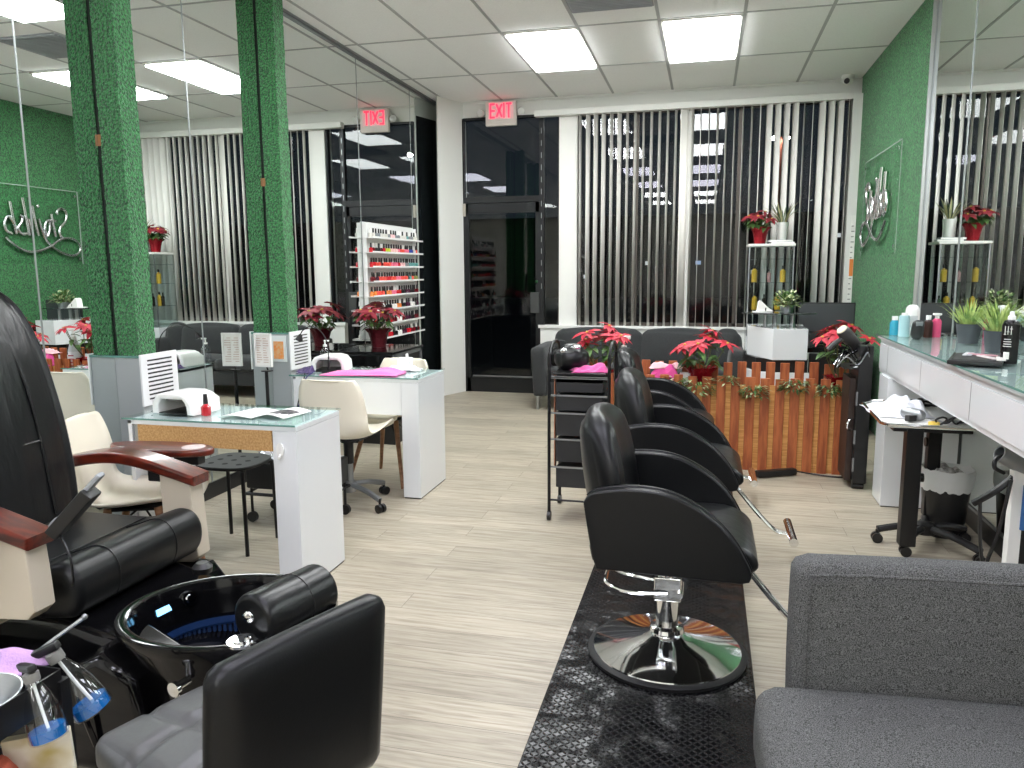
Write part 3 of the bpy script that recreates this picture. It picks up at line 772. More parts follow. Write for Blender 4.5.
# ------------------------------------------------------------------ poinsettias
def poinsettia(lab, x, y, z, pot_h, pot_r, hgt, spread, n, red, foil, seed, group=None, loose=False, green=.5):
    r = random.Random(seed)
    t = T('poinsettia', lab, 'potted plant', (x, y, z), 0, group)
    b = MB()
    seg = 28; rings = []
    def ring(rad, zz, wav): return [V((x+rad*(1+wav*math.sin(5*a+seed)+.5*wav*math.sin(11*a))*math.cos(a), y+rad*(1+wav*math.sin(5*a+seed)+.5*wav*math.sin(11*a))*math.sin(a), z+zz+ (wav*.25*rad*math.sin(7*a)))) for a in [2*PI*k/seg for k in range(seg)]]
    pr = [(pot_r*.72, 0, 0), (pot_r*.74, pot_h*.1, .01), (pot_r*.86, pot_h*.5, .03), (pot_r, pot_h*.8, .05), (pot_r*1.3, pot_h*1.02, .14), (pot_r*1.25, pot_h*1.0, .13), (pot_r*.9, pot_h*.78, .04)]
    vs = [[b.bm.verts.new(p) for p in ring(*q)] for q in pr]
    for A, B in zip(vs, vs[1:]):
        for k in range(seg): b.bm.faces.new((A[k], A[(k+1) % seg], B[(k+1) % seg], B[k]))
    b.bm.faces.new(vs[0][::-1]); b.bm.faces.new(vs[-1])
    b.build('pot_wrap', foil, t)
    st, br, lf, ct = MB(), MB(), MB(), MB()
    for i in range(n):
        a = 2*PI*i/n+r.uniform(-.5, .5); q = math.sqrt((i+.6)/n)*spread
        top = V((x+math.cos(a)*q, y+math.sin(a)*q, z+pot_h+hgt*r.uniform(.55, 1.0)*(1-.28*(q/spread)**2)))
        basep = V((x+math.cos(a)*pot_r*.25, y+math.sin(a)*pot_r*.25, z+pot_h*.75))
        mid = (basep+top)/2+V((math.cos(a), math.sin(a), 0))*.02
        st.tube([basep, mid, top], .0035, 5, 3)
        ax = V((math.cos(a)*.45, math.sin(a)*.45, 1)).normalized()
        for k in range(9):
            b2 = 2*PI*k/9+r.uniform(-.25, .25)
            u = ax.orthogonal().normalized(); w_ = ax.cross(u)
            d = (u*math.cos(b2)+w_*math.sin(b2))+ax*r.uniform(-.05, .35)
            br.leaf(top, d, spread*r.uniform(.38, .6), spread*r.uniform(.17, .25), .35, .2, up=ax)
        for k in range(4): ct.ell(top+V((r.uniform(-.008, .008), r.uniform(-.008, .008), .006)), (.005, .005, .006), seg=6)
        for k in range(int(5*green)+1):
            f = r.uniform(.35, .85); p = basep.lerp(top, f); b2 = r.uniform(0, 2*PI)
            lf.leaf(p, V((math.cos(b2), math.sin(b2), r.uniform(-.2, .3))), spread*r.uniform(.4, .6), spread*r.uniform(.2, .28), .5)
    st.build('stems', STEM, t); br.build('bracts', red, t, ang=180); lf.build('leaves', LEAFG, t, ang=180)
    ct.build('flower_centres', mat('poinsettia_centre', S(206, 186, 70), .6), t)
    return t
poinsettia('dark red poinsettia in burgundy foil on the black cabinet', -2.73, 6.15, .766, .15, .085, .24, .21, 10, REDD, FOILD, 4)

# ------------------------------------------------------------------ nail polish rack with its bottles
t = T('polish_rack', 'white wall rack with eight shelves of nail polish on the mirror wall', 'rack', (-2.99, 7.07, .78))
RY0, RY1 = 6.44, 7.68
MB().box(-2.996, -2.986, RY0+.02, RY1, .80, 1.85, .003).build('back_board', mat('acrylic_white', S(232, 232, 230), .25), t)
for yy in (RY0+.02, RY1-.008):
    MB().box(-2.986, -2.955, yy, yy+.008, .80, 1.84).build('side_panel', MATS['acrylic_white'], t)
SZ = [1.705-.1315*k for k in range(8)]
for k, z in enumerate(SZ):
    MB().box(-2.986, -2.886, RY0, RY1+.02, z, z+.006).box(-2.889, -2.884, RY0, RY1+.02, z, z+.016).build('shelf', MATS['acrylic_white'], t)
pal = {'dark red': (96, 12, 24), 'red': (190, 26, 40), 'coral': (228, 84, 72), 'pink': (226, 112, 140), 'pale pink': (236, 190, 190), 'clear': (206, 204, 196), 'grey': (128, 132, 134), 'black': (26, 24, 28),
       'yellow-green': (186, 200, 60), 'blue': (52, 72, 150), 'teal': (96, 150, 146), 'olive': (124, 128, 74), 'white': (228, 226, 220), 'orange': (232, 138, 70), 'plum': (72, 28, 52)}
seqs = [['clear', 'grey', 'clear', 'grey', 'pale pink', 'grey', 'clear', 'teal', 'grey', 'clear'], ['dark red', 'black', 'red', 'yellow-green', 'pale pink', 'pink', 'coral', 'pink', 'blue', 'clear'],
        ['red', 'coral', 'dark red', 'coral', 'pink', 'red', 'pale pink', 'grey', 'teal', 'teal'], ['dark red', 'plum', 'coral', 'red', 'coral', 'pink', 'coral', 'black', 'teal', 'olive'],
        ['orange', 'coral', 'coral', 'orange', 'pink', 'red', 'black', 'plum', 'black', 'dark red'], ['coral', 'black', 'white', 'black', 'white', 'orange', 'black', 'plum', 'white', 'black'],
        ['red', 'black', 'white', 'black', 'dark red', 'white', 'black', 'plum', 'black', 'dark red'], ['dark red', 'black', 'white', 'red', 'black', 'white', 'plum', 'red', 'dark red', 'black']]
ords = ['top', 'second', 'third', 'fourth', 'fifth', 'sixth', 'seventh', 'lowest']
pm = {}
CAPW = mat('polish_cap_white', S(236, 234, 230), .35)
for k, z in enumerate(SZ):
    for i in range(20):
        c = seqs[k][i//2] if rnd.random() < .8 else rnd.choice(seqs[k])
        capw = (k < 2 and rnd.random() < .3) or (k >= 4 and rnd.random() < .25)
        key = (c, capw, k)
        y = RY0+.06+i*.059
        gname = f'{c} polish bottles with {"white" if capw else "black"} caps on the {ords[k]} shelf of the rack'
        lb = f'{c} nail polish bottle with a {"white" if capw else "black"} cap on the {ords[k]} rack shelf'
        if (c, capw) not in pm:
            b = MB().lathe([(0, 0), (.0165, 0), (.0175, .004), (.0175, .036), (.009, .045), (0, .046)], seg=12)
            b.m(1).lathe([(.0095, .044), (.0095, .046), (.0075, .084), (0, .085)], seg=10)
            o = one(b, 'polish_bottle', [mat('polish_'+c.replace(' ', '_'), S(*pal[c]), .12, coat=.5), CAPW if capw else BLK], lb, 'nail polish', (0, 0, 0))
            pm[(c, capw)] = o
        else:
            o = pm[(c, capw)].copy(); COL.objects.link(o)
        o['label'] = lb; o['group'] = gname
        o.location = (-2.935+rnd.uniform(-.004, .004), y, z+.0062)
# ================================================================== pedicure spa
t = T('pedicure_spa_chair', 'black leather pedicure spa chair with mahogany arms and a foot basin', 'spa chair', (-2.0, 2.1, 0))
# seat
prof = [(-2.55, .30), (-2.55, .44), (-2.45, .475), (-2.2, .478), (-2.06, .482), (-1.99, .505), (-1.93, .525), (-1.88, .515), (-1.85, .475), (-1.845, .42), (-1.865, .37), (-1.91, .345), (-2.1, .33)]
P_ = catmull([V((a, 0, c)) for a, c in prof], 4, True)
MB().prism([(p.x, p.z) for p in P_], 'y', 1.85, 2.48, .06, 6).build('seat', LEATH, t)
sm = MB().tube([(-2.07, 1.90, .484), (-2.06, 2.165, .486), (-2.07, 2.43, .484)], .003, 6, 4)
for yy in (2.03, 2.31): sm.tube([(-2.055, yy, .485), (-1.99, yy, .507), (-1.93, yy, .527), (-1.88, yy, .517), (-1.849, yy, .475), (-1.844, yy, .42), (-1.864, yy, .37)], .0028, 6, 3)
sm.build('seat_piping', LEATHB, t)
# backrest: tall reclined cushion, narrowing to a rounded head
def back_fn(side):
    pass
bp = [(.50, -2.35, .27), (.62, -2.365, .285), (.80, -2.39, .29), (.98, -2.425, .285), (1.14, -2.465, .275), (1.27, -2.51, .25), (1.345, -2.55, .205), (1.385, -2.60, .12)]
b = MB(); n = 36; cy = 2.165
Z = catmull([V((p[0], p[1], p[2])) for p in bp], 5)
rings = []
for p in Z:
    z, xf, hw = p
    rg = []
    th = .13
    for k in range(n):
        a = 2*PI*k/n; c, s = math.cos(a), math.sin(a)
        e = .42
        yy = cy+hw*math.copysign(abs(c)**e, c); off = math.copysign(abs(s)**e, s)
        # front surface channels
        u = (yy-cy)/hw
        bul = (.016*math.cos(PI*u*1.0)-.02*math.exp(-((abs(u)-.55)/.07)**2)) if s > 0 else 0
        rg.append(b.bm.verts.new((xf-th/2+th/2*off+bul*(1 if s > .5 else 0), yy, z)))
    rings.append(rg)
for A, B in zip(rings, rings[1:]):
    for k in range(n): b.bm.faces.new((A[k], A[(k+1) % n], B[(k+1) % n], B[k]))
b.bm.faces.new(rings[0][::-1]); b.bm.faces.new(rings[-1])
bmesh.ops.recalc_face_normals(b.bm, faces=b.bm.faces[:])
bk = b.build('backrest', LEATHW, t, ang=60)
q = MB()
for yo in (-.135, .135): q.tube([(-2.352, cy+yo, .52), (-2.372, cy+yo, .66), (-2.398, cy+yo, .84), (-2.43, cy+yo*.98, 1.0), (-2.475, cy+yo*.9, 1.14), (-2.53, cy+yo*.75, 1.27)], .006, 6, 4)
q.tube([(-2.392, cy-.13, .80), (-2.385, cy, .80), (-2.392, cy+.13, .80)], .005, 6, 4)
q.build('backrest_seams', LEATHB, bk)
# arms: one mesh each, with beige pillar
def arm(yc, xs, far, zs=0., zb=.27):
    pts = [(-2.56, .665), (-2.40, .70), (-2.27, .712), (-2.14, .697), (-2.0, .662), (-1.90, .634)]
    pts = [(a_, z_+zs) for a_, z_ in pts]
    top = catmull([V((x+xs, 0, z)) for x, z in pts], 5)
    poly = [(p.x, p.z) for p in top]+[(p.x-.004, p.z-.05+.012*(i/len(top))) for i, p in reversed(list(enumerate(top)))]
    a = MB().prism(poly, 'y', yc-.055, yc+.055, .016, 3).build('armrest', MAHOG, t)
    x = -1.98+xs
    poly = [(x-.085, .66+zs), (x+.055, .635+zs), (x+.065, zb+.16), (x+.072, zb+.04), (x+.04, zb+.01), (x-.10, zb), (x-.08, zb+.15)]
    MB().prism(poly, 'y', yc-.04, yc+.04, .01, 2).build('arm_pillar', BEIGE, a)
    MB().box(x-.14, x-.08, yc-.035, yc+.035, .60, .665, .006).build('arm_bracket', BLK, a)
    return a
af = arm(2.55, 0.0, True); an = arm(1.765, .03, False, .03, .395)
# swing trays
def tray(cx, cy_, z, par, cup=True):
    pl = [(cx+.2*math.cos(a)*(1 if math.cos(a) > 0 else 1.5)-.05, cy_+.085*math.sin(a)) for a in [2*PI*k/36 for k in range(36)]]
    tr = MB().prism(pl, 'z', z, z+.03, .01, 3).build('side_tray', MAHOG, par)
    if cup:
        MB().cyl((cx+.06, cy_, z+.0301), (cx+.06, cy_, z+.0315), .048, seg=28).build('cup_insert', mat('cup_pearl', S(214, 200, 196), .2), tr)
        MB().box(cx-.02, cx+.1, cy_-.03, cy_+.02, z-.04, z-.001, .006).build('tray_hinge', BLK, tr)
tray(-2.13, 2.74, .66, af)
tray(-2.05, 1.60, .69, an, False)
# base body in glossy black
MB().prism([(-2.6, .0), (-2.6, .36), (-1.95, .36), (-1.72, .30), (-1.45, .26), (-1.30, .0)], 'y', 1.86, 2.40, .05, 4).build('base', BLKG, t)
MB().prism([(-2.62, .0), (-2.62, .27), (-1.9, .27), (-1.84, .2), (-1.82, 0)], 'y', 1.70, 2.60, .02, 3).build('side_skirt', BLKG, t)
MB().box(-2.5, -2.05, 1.72, 1.85, .36, .46, .01).build('side_filler', mat('tan_plastic', S(170, 158, 140), .5), t)
# basin: an oval tub with rim and bowl
BC = (-1.355, 1.905)
b = MB(); seg = 56
pr = [(.26, .0), (.275, .05), (.24, .18), (.27, .30), (.322, .39), (.330, .415), (.326, .426), (.312, .43), (.292, .425), (.28, .39), (.26, .30), (.23, .225), (.17, .205), (.0, .2)]
b.lathe(pr, (BC[0], BC[1], 0), seg, (0, 0, .25), .97, .80)
bs = b.build('basin', BLKG, t)
MB().lathe([(.243, .31), (.236, .29), (.225, .3), (.23, .32)], (BC[0], BC[1], .0), seg, (0, 0, .25), .97, .80, close=False).build('light_ring', mat('blue_led', S(16, 34, 66), .3, emit=(S(70, 140, 255), .012)), bs)
q = MB()
for k in range(22):
    a = 1.1+k*.075+.25
    c = V((BC[0]+.235*.97*math.cos(a), BC[1]+.235*.8*math.sin(a), .27))
    q.cyl(c+V((0, 0, -.04)), c+V((0, 0, .04)), .006, seg=6)
q.build('jet_ribs', mat('blue_tinted_plastic', S(40, 62, 104), .2), bs)
a = 2.62
jp = V((BC[0]+.268*.97*math.cos(a), BC[1]+.268*.8*math.sin(a), .385))
jd = (V((BC[0], BC[1], .45))-jp).normalized()
MB().cyl(jp, jp+jd*.018, .022, seg=20).cyl(jp+jd*.018, jp+jd*.024, .013, seg=16).build('jet_nozzle', CHROME, bs)
a = 2.98
jp = V((BC[0]+.268*.97*math.cos(a), BC[1]+.268*.8*math.sin(a), .375))
MB().cbox(jp, (.006, .055, .02), (0, .25, a)).build('light_panel', mat('cyan_led', S(150, 210, 240), .3, emit=(S(120, 200, 255), 1.2)), bs)
MB().cyl((-1.19, 1.72, .425), (-1.19, 1.72, .433), .04, seg=28).cyl((-1.19, 1.72, .433), (-1.19, 1.72, .438), .024, seg=24).build('control_knob', CHROME, bs)
MB().cyl((-1.33, 1.67, .325), (-1.335, 1.625, .325), .013, seg=16).cyl((-1.335, 1.63, .325), (-1.337, 1.618, .325), .02, seg=16).cyl((-1.337, 1.635, .325), (-1.337, 1.635, .28), .008).build('drain_tap', CHROME, bs)
MB().lathe([(0, 0), (.03, 0), (.034, .02), (.02, .035), (0, .036)], (-1.63, 2.16, .41), 16).build('rim_knob', BLK, bs)
# footrest pillow across the basin
p0, p1 = V((-1.195, 1.775, .458)), V((-1.12, 2.035, .458))
ax = (p1-p0).normalized()
fr = MB().cyl(p0, p1, .079, seg=28)
bmesh.ops.bevel(fr.bm, geom=[e for e in fr.bm.edges if len(e.link_faces) == 2 and e.calc_face_angle(0) > 1.2], offset=.018, segments=3, profile=.5, affect='EDGES')
f = fr.build('footrest', LEATHB, t)
mid = p0.lerp(p1, .6)
MB().tube([mid+(ax.orthogonal().normalized()*math.cos(k*PI/10)+ax.cross(ax.orthogonal().normalized())*math.sin(k*PI/10))*.0795 for k in range(20)], .003, 6, closed=True).build('footrest_seam', BLK, f)
MB().cyl((-1.15, 1.8, .38), (-1.16, 1.83, .44), .03).build('footrest_support', BLK, f)
MB().cyl((-1.10, 2.0, .36), (-1.12, 1.98, .44), .03).build('footrest_support', BLK, f)
MB().ell(p0-ax*.004+V((-.005, 0, .015)), (.018, .008, .018)).build('pillow_stud', CHROME, f)
# front pedestal of the spa with bright moulding
MB().prism([(-1.74, 0), (-1.74, .3), (-1.62, .36), (-1.50, .3), (-1.45, 0)], 'y', 1.66, 1.9, .03, 3).build('pedestal', BLKG, t)
MB().tube([(-1.70, 1.655, .33), (-1.66, 1.64, .22), (-1.63, 1.65, .10)], .008, 8, 5).build('chrome_moulding', BLKG, t)
# remote in its holder
t2 = T('remote_control', 'grey massage remote in a black holder on the spa chair arm', 'remote', (-1.80, 1.80, .7))
d = V((.15, .05, .17)).normalized()
p = V((-1.855, 1.80, .655))
def along(p, d, l, w, th, m, name, off=0):
    q = d.to_track_quat('Z', 'Y').to_matrix().to_4x4()
    b = MB(); b.box(-w/2, w/2, -th/2+off, th/2+off, 0, l, .006); b.bm.transform(M.Translation(p) @ q); return b.build(name, m, t2)
along(p, d, .17, .075, .04, BLK, 'holder')
along(p+d*.10+V((0, 0, .012)), d, .12, .04, .016, mat('remote_grey', S(150, 154, 156), .4), 'remote_body', .004)
along(p+d*.0+V((-.004, 0, .02)), d, .035, .045, .02, mat('remote_grey', S(150, 154, 156), .4), 'clip')
MB().tube([(-1.83, 1.79, .66), (-1.78, 1.77, .60), (-1.775, 1.77, .53), (-1.80, 1.79, .5)], .004, 6, 6).build('cord', BLK, t2)

# ------------------------------------------------------------------ pedicurist stool
t = T('pedicure_stool', 'low black stool with quilted grey seat in front of the foot basin', 'stool', (-1.04, 1.48, 0), -.37)
b = MB().cushion((-.01, 0, .315), (.47, .46, .09), b=.03, puff=.024, cuts=17)
def groove(x, y):
    ds = [abs(x-u-.014*math.sin(y*14)) for u in (-.075, .075)]+[abs(y-v-.012*math.sin(x*14+1)) for v in (-.08, .08)]
    return sum(.016*math.exp(-(d/.013)**2) for d in ds)
for v in b.bm.verts:
    if v.co.z > .33: v.co.z -= min(.02, groove(v.co.x, v.co.y))*min(1, (v.co.z-.33)/.02)
b = b.build('seat', LEATHG, t, W=False, ang=80)
MB().box(-.215, .17, -.2, .2, .25, .285, .02).build('seat_base', BLK, t, W=False)
MB().cushion((.225, 0, .445), (.072, .46, .45), (0, .09, 0), .034, .006, 6).build('backrest', LEATH, t, W=False, ang=60)
MB().tube([(.05, 0, .265), (.19, 0, .262), (.225, 0, .33), (.23, 0, .4)], .018, 8, 4).build('back_bracket', BLKM, t, W=False)
MB().cyl((0, 0, .08), (0, 0, .26), .028).build('gas_post', CHROME, t, W=False)
for k in range(5):
    a = 2*PI*k/5+.4; dx, dy = math.cos(a), math.sin(a)
    MB().tube([(dx*.02, dy*.02, .1), (dx*.14, dy*.14, .09), (dx*.25, dy*.25, .065)], .016, 8, 3).build('leg', BLK, t, W=False)
    c = MB().cyl((dx*.25, dy*.25, .04), (dx*.25, dy*.25, .075), .007)
    for s_ in (-1, 1): c.cyl((dx*.255-dy*.005*s_, dy*.255+dx*.005*s_, .025), (dx*.255-dy*.02*s_, dy*.255+dx*.02*s_, .025), .025)
    c.build('caster', BLK, t, W=False)

# ------------------------------------------------------------------ supply trolley at the frame corner
t = T('supply_trolley', 'black metal supply trolley with spray bottles hung on its rim', 'trolley', (-1.40, 1.0, 0))
tx0, tx1, ty0, ty1, tz = -1.60, -1.155, .86, 1.10, .665
for x in (tx0, tx1):
    for y in (ty0, ty1):
        MB().box(x-.011, x+.011, y-.011, y+.011, .05, tz).build('post', BLKM, t)
        MB().cyl((x, y-.01, .027), (x, y+.01, .027), .027).cyl((x, y, .02), (x, y, .06), .007).build('caster', BLK, t)
for z, nm in ((tz-.03, 'tray'), (.45, 'tray'), (.15, 'tray')):
    MB().box(tx0, tx1, ty0, ty1, z-.01, z).box(tx0, tx1, ty0-.004, ty0, z-.01, z+.05).box(tx0, tx1, ty1, ty1+.004, z-.01, z+.05).box(tx0-.004, tx0, ty0, ty1, z-.01, z+.05).box(tx1, tx1+.004, ty0, ty1, z-.01, z+.05).build(nm, BLKM, t)
# things on the trolley
def hang_bottle(lab, pos, tilt, rz, sc=.8):
    t = T('spray_bottle', lab, 'bottle', pos)
    R_ = M.Translation(pos) @ Euler((tilt[0], tilt[1], rz)).to_matrix().to_4x4() @ M.Scale(sc, 4) @ M.Translation(V((0, 0, -.15)))
    def bld(mb, nm, m, par=t, **k): mb.bm.transform(R_); return mb.build(nm, m, par, **k)
    bt = bld(MB().lathe([(0, .0), (.038, 0), (.041, .006), (.040, .03), (.034, .075), (.026, .105), (.016, .13), (.0135, .142)], seg=24), 'bottle', CLEAR)
    bld(MB().lathe([(0, .003), (.037, .003), (.0375, .026), (0, .026)], seg=24), 'liquid', mat('blue_cleaner', S(30, 130, 210), .05, trans=.55), bt)
    bld(MB().tube([(0, 0, .14), (.004, 0, .07), (.012, 0, .01)], .0035, 6, 3), 'dip_tube', WPOT, bt)
    bld(MB().lathe([(.0155, .135), (.017, .138), (.017, .155), (.011, .158), (0, .158)], seg=18), 'collar', mat('collar_grey', S(120, 120, 116), .5), bt)
    h = MB().box(-.042, .022, -.01, .01, .158, .176, .005).box(-.055, -.04, -.007, .007, .163, .175, .003)
    h.tube([(-.03, 0, .16), (-.042, 0, .14), (-.04, 0, .115)], .006, 6, 3)
    bld(h, 'trigger_head', BLK)
    return t
hang_bottle('clear spray bottle with blue liquid hung at the trolley corner post', (-1.155, 1.04, .705), (.08, -.24, 0), -.4)
hang_bottle('clear spray bottle with blue liquid hung tilted toward the foot basin', (-1.20, 1.135, .69), (.1, -.46, 0), .2, .92)
t2 = pump_bottle('small clear bottle with a white nozzle standing on the trolley', -1.30, 1.075, .636, .135, .028, CLEAR, WPOT)
t3 = T('metal_bowl', 'shallow steel bowl on the trolley rim behind the spray bottles', 'bowl', (-1.235, 1.0, .636))
MB().lathe([(0, 0), (.05, 0), (.075, .03), (.082, .045), (.079, .045), (.07, .03), (.048, .006), (0, .006)], (-1.235, .985, .64), 28).build('bowl_body', STEEL, t3)
towel('towel', 'lilac cloth draped over the trolley top', 'towel', (-1.33, 1.11, .672), .24, .1, .05, mat('lilac_cloth', S(186, 150, 196), .9, bump=(180, .6, .003)), 31, .15)
towel('towel', 'coral towel bundled on the trolley lower shelf', 'towel', (-1.25, .985, .455), .2, .16, .16, mat('coral_towel', S(206, 104, 80), .95, bump=(200, .8, .004)), 32, .1)
t4 = T('magazine', 'colourful magazine standing on the trolley lower shelf', 'magazine', (-1.2, 1.06, .45))
MB().cbox((-1.175, 1.06, .52), (.11, .014, .13), (.2, .0, .6), .002).build('cover', mat('magazine_print', S(222, 218, 204), .5, vary=(14, S(176, 156, 84))), t4)
MB().cbox((-1.42, 1.05, .51), (.16, .012, .12), (.2, 0, .1), .002).build('back_issue', mat('magazine_blue', S(90, 130, 180), .5, vary=(11, S(210, 214, 210))), t4)
one(MB().tube([(-1.25, 1.12, .68), (-1.21, 1.15, .715), (-1.165, 1.18, .75)], .004, 6, 3).ell((-1.165, 1.18, .751), (.006, .006, .006), seg=8), 'nail_brush', GREYM, 'thin steel nail brush sticking out over the spray bottles', 'brush')
# ================================================================== styling chairs on their mats
TREAD = tread_mat()
for lab, y0, y1 in (('black diamond-tread rubber mat under the first styling chair, by the settee', 1.25, 3.6), ('black diamond-tread rubber mat under the styling chairs next to the planter', 3.62, 5.36)):
    o = one(MB().box(-.485, .20, y0, y1, 0, .012, .004), 'floor_mat', TREAD, lab, 'mat')
def styling_chair(lab, x, y):
    t = T('styling_chair', lab, 'salon chair', (x, y, 0), 0)
    z0 = .012
    k = dict(W=False)
    MB().lathe([(0, z0), (.286, z0), (.289, z0+.012), (.274, z0+.02), (0, z0+.02)], seg=56).build('base_ring', RUBBER, t, **k)
    MB().lathe([(.27, z0+.018), (.268, z0+.024), (.19, z0+.042), (.1, z0+.064), (.06, z0+.08), (.056, z0+.088), (0, z0+.088)], seg=64).build('base_plate', CHROME, t, **k)
    MB().lathe([(.058, z0+.082), (.064, z0+.09), (.06, z0+.104), (.044, z0+.108), (.041, z0+.11), (.041, .40), (0, .40)], seg=32).build('column', CHROME, t, **k)
    MB().box(-.048, .05, -.045, .045, .225, .315, .006).build('pump_housing', CHROME, t, **k)
    MB().tube([(.0, -.05, .26), (-.1, -.055, .255), (-.17, -.06, .262), (-.215, -.055, .282), (-.225, -.02, .286), (-.225, .06, .286), (-.215, .095, .282), (-.17, .1, .262), (-.1, .095, .255), (0, .05, .26)], .0075, 8, 3).build('pump_lever', CHROME, t, **k)
    MB().cyl((.045, -.06, .258), (.045, .06, .258), .012).build('lever_pin', CHROME, t, **k)
    # seat cushion with a rolled front
    pr = [(-.25, .425), (-.25, .50), (-.1, .515), (.12, .53), (.225, .522), (.285, .485), (.298, .445), (.27, .42)]
    P = catmull([V((a, 0, c)) for a, c in pr], 3)
    MB().prism([(p.x, p.z) for p in P], 'y', -.225, .225, .02, 3).build('seat', LEATHB, t, **k)
    MB().box(-.2, .2, -.2, .2, .40, .425, .01).build('seat_frame', BLK, t, **k)
    top = [(-.27, .655), (-.24, .688), (-.15, .707), (-.055, .708), (.02, .694), (.095, .66), (.165, .612), (.22, .55), (.255, .49), (.272, .45), (.266, .425)]
    P = [(p.x, p.z) for p in catmull([V((a, 0, c)) for a, c in top], 4)]
    for sy in (-1, 1):
        poly = P+[(.24, .418), (-.225, .428), (-.24, .47), (-.262, .6)]
        b = MB().prism(poly, 'y', sy*.262-.036, sy*.262+.036, .024, 4).build('armrest', LEATH, t, **k)
        MB().tube([(p[0], sy*.262-sy*.0, p[1]+.001) for p in P[2:-2]], .0045, 6).build('arm_piping', LEATH, b, **k)
    # backrest: wide pad with rounded top, leaning back
    pad = MB().cushion((0, 0, 0), (.112, .455, .47), b=.055, puff=.02, cuts=7)
    for v in pad.bm.verts:      # round off the upper corners
        if v.co.z > 0:
            f = 1-.42*(v.co.z/.25)**2.6
            v.co.y *= max(.4, f)
        v.co.x -= .05*(v.co.y/.23)**2*-1
    pad.bm.transform(M.Translation((-.232, 0, .682)) @ Euler((0, -.16, 0)).to_matrix().to_4x4())
    pad.build('backrest', LEATH, t, ang=70, **k)
    # footrest
    for s_ in (-1, 1):
        MB().tube([(.20, s_*.02, .395), (.26, s_*.018, .375), (.36, s_*.016, .26), (.45, s_*.014, .165), (.50, s_*.012, .145), (.53, s_*.012, .148)], .008, 8, 4).build('footrest_bar', CHROME, t, **k)
    MB().cbox((.365, 0, .255), (.22, .022, .006), (0, .84, 0), .002).build('footrest_strip', BLK, t, **k)
    MB().cyl((.535, -.155, .152), (.535, .155, .152), .021, seg=20).build('foot_bar', CHROME, t, **k)
    return t
c1 = styling_chair('black styling chair on a chrome disc base, first from the settee', -.105, 2.74)
dup(c1, (-.105, 3.80, 0), label='black styling chair in the middle of the three, with crackled seat edge')
dup(c1, (-.225, 4.80, 0), label='black styling chair next to the cedar planter, last of the three')

# ------------------------------------------------------------------ drawer trolley
t = T('drawer_trolley', 'black salon trolley with six trays and a hooped frame beside the chairs', 'trolley', (-.64, 4.32, 0))
tx0, tx1, ty0, ty1 = -.835, -.50, 4.17, 4.50
for x in (tx0, tx1):
    MB().tube([(x, ty0, .05), (x, ty0, .86), (x, ty0+.02, .95), (x, ty0+.08, 1.0), (x, (ty0+ty1)/2, 1.01), (x, ty1-.08, 1.0), (x, ty1-.02, .95), (x, ty1, .86), (x, ty1, .05)], .0095, 8, 4).build('side_frame', BLKM, t)
    for y in (ty0, ty1):
        MB().cyl((x-.01, y, .026), (x+.01, y, .026), .026).cyl((x, y, .03), (x, y, .06), .009).build('caster', BLK, t)
MB().box(tx0+.018, tx0+.024, ty0+.05, ty0+.1, .3, .84).build('side_strip', mat('copper_strip', S(176, 120, 92), .4, .3), t)
MB().box(tx0+.02, tx1-.02, ty0, ty1, .838, .85, .003).build('top_tray', BLKM, t)
for z, hh in ((.74, .085), (.635, .085), (.49, .13), (.34, .13), (.19, .12), (.79, .03)):
    b = MB().box(tx0+.035, tx1-.035, ty0+.02, ty1-.02, z, z+hh, .004).build('drawer', mat('drawer_black', (.017, .018, .02, 1), .5), t)
    MB().box(tx0, tx1, ty0+.004, ty0+.014, z+hh-.004, z+hh+.006).build('drawer_rail', GREYM, b)
MB().tube([(tx0, ty0, .12), (tx1, ty0, .12)], .006, 6).tube([(tx0, ty1, .12), (tx1, ty1, .12)], .006, 6).build('lower_rail', BLKM, t)
# on top of it
tb = T('tool_pouch', 'black studded pouch bag on top of the drawer trolley', 'bag', (-.74, 4.33, .85))
MB().cushion((-.735, 4.33, .915), (.16, .15, .13), (0, 0, .2), .045, .02).build('pouch', LEATHB, tb, ang=70)
q = MB()
q.ell((-.77, 4.26, .965), (.022, .012, .016)).ell((-.70, 4.26, .985), (.028, .012, .012)).tube([(-.76, 4.30, .97), (-.72, 4.31, .995), (-.68, 4.32, .985)], .008, 6, 3)
q.build('silver_fittings', CHROME, tb)
towel('towel', 'magenta cloth crumpled on the drawer trolley beside the pouch', 'towel', (-.62, 4.26, .851), .2, .14, .045, MAGT, 41, .2)

# ------------------------------------------------------------------ cedar picket planter
PX0, PX1, PY0, PY1 = -.90, 1.02, 5.56, 5.80
t = T('picket_planter', 'long cedar picket planter box dividing off the reception desk', 'planter', ((PX0+PX1)/2, (PY0+PY1)/2, 0))
MB().box(PX0+.01, PX1-.01, PY0+.022, PY0+.034, .0, .595).build('reed_panel', REED, t)
MB().box(PX0+.01, PX1-.01, PY1-.034, PY1-.022, .0, .58).build('back_panel', REED, t)
MB().box(PX0+.01, PX1-.01, PY0+.034, PY1-.034, .45, .52).build('planter_fill', SOIL, t)
MB().box(PX0, PX0+.02, PY0+.02, PY1-.02, 0, .6).box(PX1-.02, PX1, PY0+.02, PY1-.02, 0, .6).build('end_board', CEDAR, t)
i = 0; x = PX0+.005
while x < PX1-.04:
    zt = .662+rnd.uniform(-.008, .01)
    MB().box(x, x+.062, PY0, PY0+.02, .0, zt, .003).build('picket', CEDAR, t)
    MB().box(x+.049, x+.111 if x+.111 < PX1 else PX1, PY1-.02, PY1, .0, .745+rnd.uniform(-.008, .01), .003).build('picket', CEDAR, t)
    x += .0985
